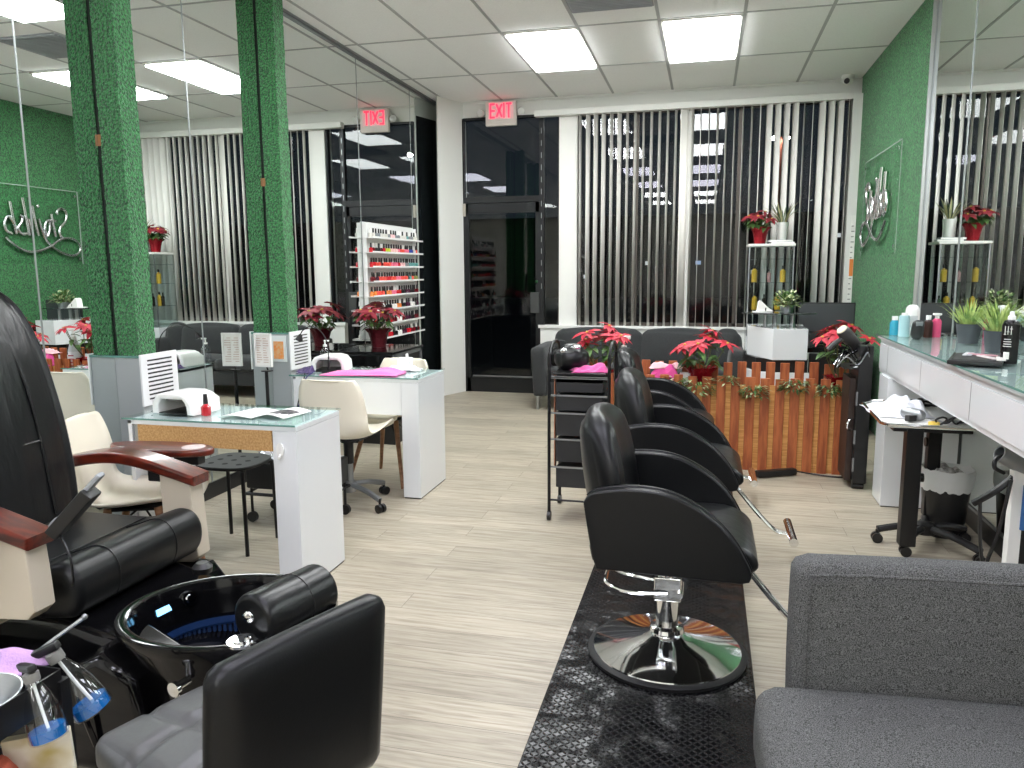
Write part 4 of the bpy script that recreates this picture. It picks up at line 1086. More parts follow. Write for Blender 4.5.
# greenery in and over the pickets
def spray(lab, x, y, z, n, rad, seed, hang=.4):
    r = random.Random(seed)
    t = T('faux_greenery', lab, 'greenery', (x, y, z), 0)
    b, st = MB(), MB()
    for i in range(n):
        th = r.uniform(0, 2*PI); q = rad*math.sqrt(r.random())
        d = V((math.cos(th), math.sin(th)*.5, r.uniform(-hang, .5)))
        p = V((x+math.cos(th)*q, y+math.sin(th)*q*.35, z+r.uniform(-.6, .4)*rad))
        b.m(0 if r.random() < .6 else 1).leaf(p, d, r.uniform(.026, .045), r.uniform(.013, .021), .4)
    for i in range(6):
        th = r.uniform(0, 2*PI); st.tube([(x, y, z-.02), (x+math.cos(th)*rad*.5, y+math.sin(th)*rad*.2, z+.02), (x+math.cos(th)*rad, y+math.sin(th)*rad*.35, z-rad*.3)], .002, 5, 3)
    b.build('leaves', [LEAFG, LEAFC], t, ang=180); st.build('stems', STEM, t)
    return t
for lab, x, z, n, rr, sd in (('variegated greenery spilling over the pickets below the planter poinsettia', -.05, .60, 125, .12, 1), ('drooping green sprig on the pickets in front of the white desk corner', .34, .575, 115, .09, 2),
                             ('cream-flecked greenery clump over the pickets under the desk front', .60, .62, 120, .085, 3), ('green clump hanging on the pickets under the black printer', .83, .60, 110, .08, 4),
                             ('small green tuft at the planter end by the black tool cabinet', .985, .645, 55, .055, 5), ('thin trailing sprig between the poinsettia and the drooping sprig', .17, .65, 40, .06, 6),
                             ('greenery tuft behind the arm of the chair next to the planter', -.2, .61, 110, .1, 7)):
    spray(lab, x, PY0-.012, z, n, rr, sd)
poinsettia('red poinsettia in red foil rising from the middle of the planter', -.02, 5.69, .52, .19, .085, .28, .2, 9, RED, FOIL, 11)
poinsettia('tall red poinsettia at the planter end behind the drawer trolley', -.73, 5.67, .52, .15, .08, .40, .19, 10, RED, FOIL, 12)
poinsettia('red poinsettia at the planter end beside the black tool cabinet', .92, 5.70, .52, .15, .08, .42, .19, 8, RED, FOIL, 13)
pump_bottle('clear pump bottle with a red-printed label on the planter behind the chairs', -.575, 5.66, .52, .43, .055, mat('lotion_clear', S(206, 212, 214), .2), WPOT, True)
towel('towel', 'magenta towel folded over the planter pickets behind the chairs', 'towel', (-.28, 5.62, .60), .26, .10, .13, MAGT, 42, .05)
towel('towel', 'pale pink rolled towel on top of the magenta towel', 'towel', (-.27, 5.68, .70), .22, .1, .05, mat('pale_pink_towel', S(240, 190, 196), .95, bump=(200, .8, .004), sheen=.3), 43, .05)
one(MB().lathe([(0, 0), (.03, 0), (.04, .15), (.037, .15), (.028, .005), (0, .005)], seg=18), 'paper_cup', PAPER, 'white paper cup beside the pink towels on the planter', 'cup', (-.13, 5.67, .52))

# ------------------------------------------------------------------ power strip on the floor
t = T('power_strip', 'black power strip on the floor in front of the cedar planter', 'power strip', (.5, 5.42, 0))
MB().cbox((.50, 5.42, .028), (.30, .055, .045), (0, 0, .5), .01).build('housing', BLK, t)
MB().tube([(.63, 5.49, .03), (.74, 5.50, .012), (.9, 5.47, .008), (1.0, 5.5, .008)], .006, 6, 5).build('cord', BLK, t)

# ------------------------------------------------------------------ waiting sofa
t = T('sofa', 'charcoal three-seat sofa under the shop window with loose back cushions', 'sofa', (-.65, 7.95, 0))
sx0, sx1, sy0, sy1 = -1.70, .37, 7.55, 8.36
MB().box(sx0+.16, sx1-.16, sy0+.02, sy1-.02, .14, .30, .02).build('base', FABRICD, t)
MB().cushion((sx0+.075, (sy0+sy1)/2, .385), (.15, sy1-sy0, .50), (0, -.06, 0), .035, .008).build('armrest', FABRICD, t, ang=60)
MB().cushion((sx1-.075, (sy0+sy1)/2, .385), (.15, sy1-sy0, .50), (0, .06, 0), .035, .008).build('armrest', FABRICD, t, ang=60)
MB().cushion((-.61, sy1-.09, .42), (sx1-sx0-.3, .16, .54), (.06, 0, 0), .04, .01).build('back_frame', FABRICD, t, ang=60)
for a, b in ((sx0+.155, -.62), (-.615, sx1-.155)):
    MB().cushion(((a+b)/2, 7.86, .37), (b-a, .62, .15), (0, 0, 0), .045, .015).build('seat_cushion', FABRICD, t, ang=60)
for a, b, rz in ((sx0+.17, -.64, .03), (-.63, .12, -.03), (.10, .34, -.15)):
    MB().cushion(((a+b)/2, 8.08, .585), (b-a, .2, .40), (-.22, 0, rz), .07, .03, 6).build('back_cushion', FABRICD, t, ang=60)
for x in (sx0+.06, sx1-.06):
    for y in (sy0+.05, sy1-.06):
        MB().cyl((x, y, 0), (x, y, .15), .014, .022).build('leg', STEEL, t)
tb = T('handbag', 'black handbag with a bright clasp lying on the sofa seat by its arm', 'bag', (-1.38, 7.7, .46))
MB().cushion((-1.40, 7.70, .53), (.26, .16, .17), (0, 0, .1), .05, .02).build('bag_body', LEATHB, tb, ang=60)
MB().tube([(-1.5, 7.66, .58), (-1.48, 7.64, .68), (-1.38, 7.64, .70), (-1.32, 7.66, .6)], .009, 6, 4).build('handle', BLK, tb)
MB().ell((-1.43, 7.615, .55), (.03, .008, .018)).build('clasp', CHROME, tb)
# ================================================================== reception desk
desk = t = T('reception_desk', 'white two-tier reception desk with a raised transaction box', 'desk', (.6, 6.8, 0))
top = [(.365, 7.18), (.36, 6.98), (.54, 6.58), (.81, 6.62), (.825, 7.18)]
MB().prism(top, 'z', .672, .925, .004, 2).build('transaction_box', GLOSSW, t)
lo = [(.34, 7.3), (.345, 6.95), (.42, 6.72), (.56, 6.66), (.84, 6.68), (.84, 7.3)]
MB().prism(lo, 'z', .02, .56, .004, 2).build('lower_body', GLOSSW, t)
MB().prism([(a*.96+.02, b*.99+.08) for a, b in lo], 'z', .56, .672).build('recess', BLK, t)
MB().box(.84, 1.36, 6.95, 7.5, .70, .74, .004).box(1.33, 1.36, 6.95, 7.5, 0, .7).build('worktop', BLKG, t)
ov = [(.60+.30*math.cos(2*PI*k/40), 6.84+.14*math.sin(2*PI*k/40)) for k in range(40)]
for x in (.49, .57, .71):
    MB().cyl((x, 6.84, .925), (x, 6.84, 1.035), .016, seg=16).build('shelf_post', STEEL, t)
MB().prism(ov, 'z', 1.035, 1.047, .003, 2).build('glass_shelf', mat('smoked_glass', (.02, .03, .028, 1), .05, coat=1.), t)
def bushy(lab, x, y, z, rad, n, seed, mats_, potm, pot_r=.05, pot_h=.05):
    r = random.Random(seed)
    t = T('potted_plant', lab, 'potted plant', (x, y, z))
    MB().lathe([(0, 0), (pot_r*.8, 0), (pot_r, pot_h), (pot_r*.92, pot_h), (pot_r*.8, pot_h*.8), (0, pot_h*.8)], (x, y, z), 20).build('pot', potm, t)
    b, st = MB(), MB()
    for i in range(n):
        d = V((r.gauss(0, 1), r.gauss(0, 1), abs(r.gauss(.1, .8)))).normalized()
        q = rad*r.uniform(.35, 1)
        p = V((x, y, z+pot_h*.9))+d*q
        b.m(0 if r.random() < .5 else 1).leaf(p, d+V((r.uniform(-.6, .6), r.uniform(-.6, .6), r.uniform(-.2, .5))), rad*.36, rad*.2, .3)
        if i % 8 == 0: st.tube([(x, y, z+pot_h*.7), V((x, y, z+pot_h*.9))+d*q*.5, p], .002, 4)
    b.build('leaves', mats_, t, ang=180); st.build('stems', STEM, t)
    return t
bushy('bushy variegated plant in a silver pot on the dark glass shelf', .66, 6.85, 1.048, .125, 190, 5, [LEAFG, LEAFC], STEEL, .06, .06)
t = T('card_stand', 'white curled card display on the dark glass shelf of the desk', 'card stand', (.47, 6.83, 1.048))
MB().prism([(.415, 1.056), (.425, 1.135), (.44, 1.15), (.455, 1.14), (.50, 1.095), (.55, 1.06)], 'y', 6.78, 6.86, .004, 2).build('curled_card', PAPER, t)
MB().box(.38, .54, 6.76, 6.88, 1.048, 1.056, .002).build('tray', WPOT, t)
MB().cbox((.5, 6.80, 1.075), (.05, .03, .03), (0, 0, .4), .004).build('pen_block', BLK, t)
# screens and printer behind the desk
t = T('monitor', 'dark grey monitor behind the reception desk, beside the turf wall', 'monitor', (1.02, 7.3, .74))
MB().box(.79, 1.26, 7.22, 7.25, .80, 1.115, .006).m(1).box(.80, 1.25, 7.2185, 7.22, .815, 1.105).build('screen', [BLK, mat('screen_grey', S(66, 69, 72), .35)], t)
MB().box(.98, 1.06, 7.25, 7.29, .741, .95).cyl((1.02, 7.28, .741), (1.02, 7.28, .755), .11, seg=24).build('stand', BLK, t)
t = T('printer', 'black office printer on the dark worktop below the monitor', 'printer', (1.05, 7.05, .74))
MB().prism([(6.98, .741), (6.98, .80), (7.03, .86), (7.17, .87), (7.17, .741)], 'x', .87, 1.25, .008, 2).build('body', BLK, t)
MB().box(.90, 1.22, 6.965, 6.985, .75, .79, .003).build('paper_tray', BLKG, t)
MB().cbox((.99, 7.03, .866), (.035, .03, .014), b=.004).build('power_button', GREYM, t)
MB().box(.86, 1.30, 6.9, 6.94, .1, .70, .01).build('modesty_panel', BLK, desk)

# ------------------------------------------------------------------ glass display tower
t = T('display_tower', 'tall glass display tower with a white top in front of the window blind', 'display tower', (.6, 8.15, 0))
ex0, ex1, ey0, ey1 = .395, .815, 7.98, 8.33
TG = glass('tower_glass', (.86, .9, .9, 1), 1.35)
MB().box(ex0-.01, ex1+.01, ey0-.01, ey1+.01, 1.625, 1.65, .003).build('top_panel', WHITE, t)
MB().box(ex0, ex1, ey0, ey1, 0, .75, .004).build('base_cabinet', GLOSSW, t)
for a, b, c, d in ((ex0, ex0+.005, ey0, ey1), (ex1-.005, ex1, ey0, ey1), (ex0, ex1, ey0, ey0+.005)):
    MB().box(a, b, c, d, .75, 1.625).build('glass_wall', TG, t)
for x in (ex0+.004, ex1-.004):
    MB().box(x-.006, x+.006, ey0-.003, ey0+.008, .75, 1.625).build('edge_strip', GREYM, t)
for z in (1.0, 1.27, 1.5):
    MB().box(ex0+.006, ex1-.006, ey0+.01, ey1-.005, z, z+.006).build('glass_shelf', TG, t)
k = 0
for z, its in ((1.277, ((.46, 'amber', .17, .028), (.60, 'pinkish', .13, .018), (.73, 'amber', .16, .028))), (1.007, ((.42, 'dark', .16, .02), (.47, 'amber', .17, .026), (.56, 'dark', .15, .018), (.69, 'amber', .17, .028), (.755, 'green', .14, .02)))):
    for x, kind, h_, r_ in its:
        wh = 'upper' if z > 1.2 else 'lower'
        pos = {('upper', .46): 'at the poinsettia end', ('upper', .73): 'at the white pot end', ('lower', .47): 'beside the dark bottle', ('lower', .69): 'beside the green bottle', ('lower', .42): 'at the very end', ('lower', .56): 'in the middle'}.get((wh, x), '')
        tt = T('oil_bottle', f'{kind} oil bottle on the tower {wh} glass shelf {pos}'.strip(), 'bottle', (x, 8.12, z))
        cc = {'amber': YELL, 'pinkish': mat('pinkish_oil', S(190, 140, 140), .3), 'dark': mat('dark_oil', S(60, 52, 46), .25), 'green': mat('green_oil', S(76, 104, 72), .3)}[kind]
        MB().lathe([(0, 0), (r_, 0), (r_, h_*.68), (r_*.4, h_*.76), (r_*.4, h_*.8), (0, h_*.8)], (x, 8.12, z), 14).build('bottle', cc, tt)
        MB().lathe([(0, h_*.8), (r_*.45, h_*.8), (r_*.4, h_), (0, h_)], (x, 8.12, z), 12).build('cap', BLK, tt)
# on its top
poinsettia('red and green poinsettia in red foil on top of the display tower', .50, 8.15, 1.651, .16, .075, .18, .17, 9, REDD, FOIL, 14, green=1.4)
for z, lab, c, dx in ((1.651, 'white book lying flat on the display tower, bottom of the pair', S(206, 208, 210), 0), (1.669, 'grey book lying on the white book on the display tower', S(170, 176, 182), -.02)):
    tt = T('book', lab, 'book', (.705+dx, 8.13, z))
    MB().cbox((.705+dx, 8.13, z+.009), (.22, .15, .018), (0, 0, .08+dx*4), .002).build('cover', mat('book_%d' % int(z*1000), c, .6), tt)
    MB().cbox((.705+dx, 8.128, z+.009), (.214, .148, .012), (0, 0, .08+dx*4)).build('pages', PAPER, tt)
t = T('snake_plant', 'spiky plant in a tall white pot standing on the books on the tower', 'potted plant', (.705, 8.15, 1.688))
MB().lathe([(0, 0), (.045, 0), (.062, .17), (.056, .17), (.05, .15), (0, .15)], (.705, 8.15, 1.688), 24).build('pot', WPOT, t)
b = MB(); r = random.Random(3)
for i in range(24):
    a = r.uniform(0, 2*PI); b.m(0 if r.random() < .6 else 1).leaf((.705+.02*math.cos(a), 8.15+.02*math.sin(a), 1.83), V((math.cos(a)*.45, math.sin(a)*.45, 1)), r.uniform(.16, .30), .016, r.uniform(.05, .5), .15)
b.build('leaves', [mat('sage_leaf', S(86, 100, 72), .6), mat('pale_leaf', S(176, 172, 130), .6)], t, ang=180)

# ================================================================== hair station counter
t = T('counter', 'long white gloss hair station counter with a pale green glass top', 'counter', (1.24, 3.1, 0))
CY0, CY1 = .4, 5.17
MB().box(1.06, 1.445, CY0, CY1, .775, .985, .002).build('apron', GLOSSW, t)
MB().box(1.052, 1.06, CY0, CY1-.02, .80, .955, .001).build('front_rail', GLOSSW, t)
sm = MB()
for y in (4.93, 4.2, 3.44, 2.7, 1.9, 1.1): sm.box(1.0512, 1.0525, y-.002, y+.002, .8, .955)
sm.build('panel_seams', mat('seam_shadow', S(120, 122, 122), .6), t)
for a, b in ((4.85, 5.08), (1.2, 1.43)):
    MB().box(1.045, 1.442, a, b, .006, .775, .003).build('pedestal', GLOSSW, t)
    MB().box(1.05, 1.44, a+.004, b-.004, 0, .008).build('plinth', BLK, t)
MB().box(1.04, 1.448, CY0, CY1, .985, 1.0, .002).build('top_board', GLOSSW, t)
gys = [5.18, 4.56, 3.94, 3.33, 2.6, 1.8, 1.0, .4]
for a, b in zip(gys, gys[1:]):
    MB().box(1.032, 1.448, b+.002, a-.002, 1.001, 1.009, .001).m(1).box(1.0312, 1.0322, b+.002, a-.002, 1.001, 1.009).build('glass_top', [DESKGL, GLEDGE], t)
Zc = 1.0095
# potted grass
def grass(lab, x, y, seed):
    r = random.Random(seed)
    t = T('potted_grass', lab, 'potted plant', (x, y, Zc))
    MB().lathe([(0, 0), (.048, 0), (.062, .105), (.057, .105), (.053, .09), (0, .09)], (x, y, Zc), 28).build('pot', POTG, t)
    MB().cyl((x, y, Zc+.085), (x, y, Zc+.092), .054).build('soil', SOIL, t)
    b = MB()
    for i in range(105):
        a = r.uniform(0, 2*PI); q = .045*math.sqrt(r.random()); tl = r.uniform(.1, .75)*q/.045
        b.leaf((x+q*math.cos(a), y+q*math.sin(a), Zc+.085), V((math.cos(a)*tl, math.sin(a)*tl, 1)), r.uniform(.10, .175), .009, r.uniform(.1, .5), .1)
    b.build('blades', GRASS, t, ang=180)
grass('potted artificial grass in a grey pot, standing toward the pink bottle', 1.378, 4.62, 51)
grass('potted artificial grass in a grey pot, behind the black comb tray', 1.362, 4.14, 52)
def bottle(lab, x, y, z, prof, m, capprof, capm, name='bottle', seg=20):
    t = T(name, lab, 'bottle', (x, y, z))
    MB().lathe(prof, (x, y, z), seg).build('body', m, t)
    MB().lathe(capprof, (x, y, z), seg).build('cap', capm, t)
    return t
# hair spray can/bottle
t = bottle('tall black hair spray bottle with white printed label on the counter', 1.255, 3.67, Zc, [(0, 0), (.031, 0), (.033, .004), (.033, .165), (.026, .182), (.014, .186), (0, .186)], BLKG,
           [(0, .186), (.015, .186), (.015, .2), (.010, .205), (.008, .222), (0, .222)], WPOT, 'hair_spray')
q = MB()
for z, w in ((.03, .018), (.036, .018), (.042, .018), (.075, .03), (.085, .026), (.095, .028), (.105, .022)):
    for k in range(5):
        a = PI*1.3+(k-2)*w/.033*.22
        q.cbox((1.255+.0332*math.cos(a), 3.67+.0332*math.sin(a), Zc+z), (.0008, .006, .0035), (0, 0, a))
for z0, zz in ((.125, .16),):
    for k in range(3):
        a = PI*1.3+(k-1)*.35
        q.cbox((1.255+.0332*math.cos(a), 3.67+.0332*math.sin(a), Zc+(z0+zz)/2), (.0008, .003, zz-z0), (0, 0, a))
        q.cbox((1.255+.0332*math.cos(a), 3.67+.0332*math.sin(a), Zc+z0+.012*k), (.0008, .01, .003), (0, 0, a))
q.build('label_print', mat('label_print_white', S(206, 206, 200), .5), t)
q = MB()
for k in range(3):
    a = PI*1.3+(k-1)*.2
    q.cbox((1.255+.0333*math.cos(a), 3.67+.0333*math.sin(a), Zc+.036), (.0006, .008, .03), (0, 0, a))
q.build('label_patch', PAPER, t)
# comb tray
t = T('comb_tray', 'flat black tray with combs and clips by the hair spray bottle', 'tray', (1.14, 3.72, Zc))
MB().cbox((1.15, 3.72, Zc+.01), (.2, .34, .018), (0, 0, -.35), .004).build('tray_body', BLK, t)
MB().cbox((1.15, 3.72, Zc+.0195), (.17, .3, .002), (0, 0, -.35)).build('tray_mat', mat('tray_mat', S(34, 34, 36), .6), t)
for k, (dx, dy, rz, cc) in enumerate(((.02, -.05, .2, S(226, 214, 214)), (.03, .05, .9, S(214, 160, 172)), (-.02, .08, -.4, S(200, 200, 206)), (.05, -.1, -.3, S(236, 232, 226)))):
    tt = T('comb', ['white comb lying on the black tray nearest its middle', 'pink comb lying across the black tray', 'grey comb at the mirror-side end of the black tray', 'cream comb beside the hair spray bottle on the tray'][k], 'comb', (1.15+dx, 3.72+dy, Zc+.021))
    m_ = mat('comb_%d' % k, cc, .4)
    b = MB().cbox((0, 0, .004), (.014, .13, .006), b=.002)
    for j in range(14): b.box(.006, .026, -.06+j*.009, -.057+j*.009, .002, .006)
    b.build('comb_body', m_, tt, W=False); tt.rotation_euler = (0, 0, rz)
# bottles at the far counter end
t = bottle('small bottle of blue liquid at the turf wall end of the counter', 1.115, 5.1, Zc, [(0, 0), (.026, 0), (.028, .004), (.028, .075), (.016, .092), (0, .092)], mat('aqua_liquid', S(60, 170, 196), .1, trans=.3),
           [(0, .09), (.017, .09), (.017, .115), (0, .115)], WPOT)
t = bottle('pale blue frosted bottle beside the small blue bottle', 1.145, 5.0, Zc, [(0, 0), (.029, 0), (.03, .004), (.03, .115), (.026, .125), (0, .125)], mat('frosted_blue', S(176, 214, 218), .3, trans=.2),
           [(0, .125), (.018, .125), (.018, .14), (0, .14)], WPOT)
t = T('clipper_charger', 'white upright appliance at the end of the counter by the turf wall', 'appliance', (1.21, 5.1, Zc))
MB().cushion((1.21, 5.1, Zc+.09), (.07, .07, .18), b=.025, puff=.004).build('body', WPOT, t, ang=60)
MB().box(1.19, 1.23, 5.058, 5.066, Zc+.05, Zc+.12).build('front_panel', mat('panel_grey', S(196, 200, 200), .3), t)
t = T('clipper', 'black hair clipper standing on the counter next to the frosted bottle', 'clipper', (1.18, 4.84, Zc))
MB().cushion((1.18, 4.84, Zc+.052), (.058, .05, .105), (0, .1, 0), .02, .004).build('body', BLK, t, ang=60)
MB().box(1.165, 1.2, 4.812, 4.82, Zc+.075, Zc+.1, .002).build('blade', GREYM, t)
bottle('pink bottle with a white pump next to the mirror on the counter', 1.315, 4.98, Zc, [(0, 0), (.024, 0), (.025, .004), (.025, .095), (.014, .11), (0, .11)], mat('pink_shampoo', S(210, 76, 116), .2),
       [(0, .11), (.012, .11), (.012, .125), (.024, .13), (.024, .14), (0, .14)], WPOT)
bottle('dark brown bottle with a white cap between the clipper and the pink bottle', 1.262, 4.95, Zc, [(0, 0), (.024, 0), (.025, .004), (.025, .09), (.014, .105), (0, .105)], mat('dark_brown', S(56, 34, 30), .2),
       [(0, .105), (.014, .105), (.014, .13), (0, .13)], WPOT)
# wavy-edged sign on the turf wall: chrome script letters on clear acrylic
t = T('wall_sign', 'chrome script shop name on a clear panel fixed to the turf wall', 'sign', (1.43, 7.25, 1.94))
def refl(u, v):
    """trace in reference pixels of the sign's mirror image -> wall coordinates"""
    px = 120*u/1024; py = 180+90*v/768
    return px, py
SB = cam_basis()
def wallpt(u, v, off=1.395):
    px, py = refl(u, v)
    d = SB @ V((px-512, 384-py, -770.))
    k = -7.43/d.x
    return V((off, d.y*k, CAMH+d.z*k))
strokes = [
    [(465, 295), (462, 268), (490, 246), (530, 262), (545, 310), (528, 362), (495, 400), (484, 440), (496, 480), (525, 500)],
    [(412, 290), (430, 380), (452, 484)], [(385, 352), (420, 345), (450, 352)],
    [(372, 492), (360, 420), (368, 362), (395, 352), (402, 420), (385, 482)],
    [(308, 330), (335, 430), (370, 510), (402, 548), (440, 580), (510, 622), (590, 645), (645, 625), (664, 580), (640, 530), (600, 505), (540, 496), (480, 515), (420, 560), (330, 600), (235, 612), (150, 585), (80, 538), (22, 488)],
    [(248, 220), (275, 350), (306, 476)], [(215, 330), (240, 400), (262, 482)],
    [(140, 300), (165, 320), (160, 360), (132, 400), (140, 440), (170, 462), (205, 458)],
    [(58, 182), (85, 320), (116, 458)], [(100, 380), (60, 318), (30, 318), (14, 370), (30, 430), (76, 458)],
    [(165, 150), (190, 280), (228, 474)],
]
b = MB()
for k, st in enumerate(strokes): b.tube([wallpt(*p) for p in st], .019 if k not in (4,) else .016, 8, 5)
b.ell(wallpt(300, 225), (.015, .022, .022))
b.build('script_letters', CHROME, t, ang=60)
ed = MB().box(1.4035, 1.4045, 6.56, 6.575, 1.52, 2.38).box(1.4035, 1.4045, 7.965, 7.98, 1.52, 2.38).box(1.4035, 1.4045, 6.56, 7.98, 2.372, 2.38).build('panel_edges', mat('acrylic_edge', S(170, 186, 176), .2), t)
MB().box(1.405, 1.411, 6.56, 7.98, 1.52, 2.38).build('acrylic_panel', glass('acrylic_clear', (.96, .985, .97, 1), 1.02), t)
for y in (6.62, 7.92):
    for z in (1.58, 2.32):
        MB().cyl((1.43, y, z), (1.395, y, z), .016, seg=14).build('standoff', CHROME, t)
# ------------------------------------------------------------------ instrument table with tray
t = T('instrument_table', 'mobile stand with a white tray on two black posts beside the counter', 'table', (1.1, 4.2, 0))
tz = .655
poly = [(.875, 4.62), (.855, 4.06), (.875, 4.0), (1.255, 3.985), (1.285, 4.02), (1.31, 4.78), (1.26, 4.80), (.93, 4.70)]
MB().prism(poly, 'z', tz-.006, tz, .002, 2).build('tray', WPOT, t)
rim = MB().tube([(a, b_, tz+.006) for a, b_ in poly], .0085, 8, 0, True).build('tray_rim', CHROME, t)
MB().box(.96, 1.035, 3.99, 4.06, .055, tz-.01, .006).build('post', BLKM, t)
MB().box(1.16, 1.225, 4.38, 4.44, .10, tz-.01, .006).build('post', BLKM, t)
MB().box(.9, 1.25, 4.0, 4.5, tz-.025, tz-.006, .004).build('support', BLKM, t)
MB().cyl((1.15, 4.41, .5), (1.18, 4.41, .5), .025).cyl((1.035, 4.03, .40), (1.055, 4.03, .40), .022).build('clamp_knob', BLK, t)
hub = V((1.13, 4.22, .09))
MB().lathe([(0, .0), (.05, 0), (.05, .05), (.03, .06), (0, .06)], (hub.x, hub.y, .06), 20).build('hub', BLKM, t)
for k, (ex, ey) in enumerate(((.90, 4.20), (.995, 4.02), (1.31, 3.96), (1.34, 4.3), (1.19, 4.47))):
    MB().tube([hub, (hub.x+(ex-hub.x)*.5, hub.y+(ey-hub.y)*.5, .092), (ex, ey, .07)], .019, 8, 4).build('leg', BLK, t)
    c = MB().cyl((ex, ey, .04), (ex, ey, .07), .008)
    for s_ in (-1, 1): c.cyl((ex, ey+.006*s_, .026), (ex, ey+.024*s_, .026), .026)
    c.build('caster', BLK, t)
towel('plastic_wrap', 'crumpled white plastic wrap on the instrument tray', 'plastic wrap', (.99, 4.4, tz+.002), .26, .36, .085, mat('wrap_white', S(228, 230, 236), .35, bump=(26, .7, .02)), 61, .1)
for k, (x, y, rz) in enumerate(((1.13, 4.62, .2), (1.17, 4.66, .9), (1.21, 4.6, -.4), (1.17, 4.58, .1))):
    tt = T('hair_clip', ['black hair clip on the tray beside the plastic wrap', 'black hair clip crossing another at the back of the tray', 'black hair clip at the counter side of the tray', 'black hair clip in the middle of the clip pile'][k], 'clip', (x, y, tz), rz)
    MB().cbox((0, 0, .012), (.08, .018, .014), b=.005).build('lower_jaw', BLK, tt, W=False)
    MB().tube([(-.04, 0, .018), (-.01, 0, .034), (.03, 0, .03), (.045, 0, .022)], .006, 6, 3).build('upper_jaw', BLK, tt, W=False)
for k, (x, y) in enumerate(((1.13, 4.10), (1.21, 4.13))):
    tt = T('scissors', ['black-handled scissors lying on the tray by the yellow tape', 'black-handled scissors lying at the counter side of the tray'][k], 'scissors', (x, y, tz), .3)
    MB().tube([(-.02, -.02, .006), (-.045, -.035, .03), (-.02, -.05, .045), (.01, -.035, .03), (-.005, -.02, .006)], .005, 6, 4, True).build('finger_loop', BLK, tt, W=False)
    MB().tube([(.02, .0, .006), (.04, -.02, .03), (.06, -.01, .03), (.055, .015, .006)], .005, 6, 4, True).build('finger_loop', BLK, tt, W=False)
    MB().cbox((.02, .05, .005), (.008, .09, .004), (0, 0, .2)).cbox((.03, .05, .008), (.008, .09, .004), (0, 0, -.1)).build('blades', GREYM, tt, W=False)
one(MB().lathe([(.016, 0), (.025, 0), (.025, .018), (.016, .018), (.016, 0)], seg=20, close=False), 'tape_roll', mat('tape_yellow', S(226, 196, 90), .6), 'yellow tape roll on the instrument tray edge', 'tape', (1.09, 4.05, tz+.001))
t = T('clipper', 'silver clipper lying beside the plastic wrap on the tray', 'clipper', (1.03, 4.2, tz))
MB().cushion((1.03, 4.2, tz+.03), (.05, .13, .05), (0, 0, .6), .02, .004).build('body', GREYM, t, ang=60)
MB().cbox((1.005, 4.13, tz+.02), (.05, .03, .03), (0, 0, .6), .004).build('blade', BLK, t)
# bins under the counter
t = T('waste_bin', 'black waste bin with a white liner bag under the counter', 'bin', (1.27, 4.42, 0))
MB().lathe([(0, 0), (.095, 0), (.125, .34), (.121, .34), (.09, .01), (0, .01)], (1.27, 4.42, 0), 28).build('bin_body', BLK, t)
r = random.Random(77); b = MB(); seg = 40
vs = []
for rr, zz in ((.118, .25), (.13, .29), (.134, .34), (.126, .365), (.112, .35), (.1, .31)):
    vs.append([b.bm.verts.new((1.27+rr*(1+r.uniform(-.03, .03))*math.cos(2*PI*k/seg), 4.42+rr*(1+r.uniform(-.03, .03))*math.sin(2*PI*k/seg), zz+r.uniform(-.006, .006))) for k in range(seg)])
for A, B in zip(vs, vs[1:]):
    for k in range(seg): b.bm.faces.new((A[k], A[(k+1) % seg], B[(k+1) % seg], B[k]))
b.build('liner_bag', mat('liner_white', S(214, 216, 214), .45), t, ang=90)
towel('rubbish', 'crumpled tissues and foil filling the waste bin', 'rubbish', (1.27, 4.42, .33), .17, .17, .06, mat('tissue_mix', S(200, 198, 194), .8, vary=(40, S(120, 116, 112))), 62)

# ------------------------------------------------------------------ black tool cabinet at the planter end
t = T('tool_cabinet', 'tall narrow black tool cabinet between the planter and the white counter', 'cabinet', (1.0, 5.3, 0))
MB().box(.945, 1.03, 5.2, 5.5, .04, .93, .006).build('body', BLK, t)
MB().box(.905, .944, 5.24, 5.5, .05, .72, .004).build('side_panel', mat('dark_umber', S(46, 32, 26), .5), t)
for z in (.12, .3, .55): MB().box(.938, .95, 5.19, 5.2, z, z+.09, .002).build('hinge', GREYM, t)
MB().tube([(.93, 5.235, .46), (.905, 5.21, .44), (.90, 5.21, .40), (.93, 5.235, .38)], .005, 6, 4).build('pull_handle', CHROME, t)
for y in (5.23, 5.47):
    MB().cyl((.95, y, .02), (1.02, y, .02), .02).build('caster', BLK, t)
MB().box(.86, 1.03, 5.2, 5.48, .78, .79, .002).build('holder_shelf', BLKM, t)
def dryer(lab, pos, rz, tilt, m1, m2):
    t = T('hair_dryer', lab, 'hair dryer', pos, 0)
    R_ = M.Translation(pos) @ Euler((0, tilt, rz)).to_matrix().to_4x4()
    b = MB().lathe([(0, -.09), (.03, -.09), (.042, -.075), (.045, -.02), (.04, .04), (.032, .10), (.026, .10), (.026, .06), (0, .06)], seg=24)
    b.bm.transform(R_); b.build('barrel', m1, t)
    b = MB().lathe([(.0, -.0925), (.033, -.0925), (.036, -.086), (.0, -.086)], seg=20); b.bm.transform(R_); b.build('intake_grille', m2, t)
    b = MB().tube([(.03, 0, -.04), (.10, 0, -.06), (.16, 0, -.065)], .016, 10, 3); b.bm.transform(R_); b.build('handle', m1, t)
    return t
dryer('dark grey hair dryer with a cream rim on top of the tool cabinet', (.90, 5.30, .965), .5, 2.35, mat('dryer_grey', S(52, 50, 50), .3), mat('cream_ring', S(206, 196, 170), .4))
irons = []
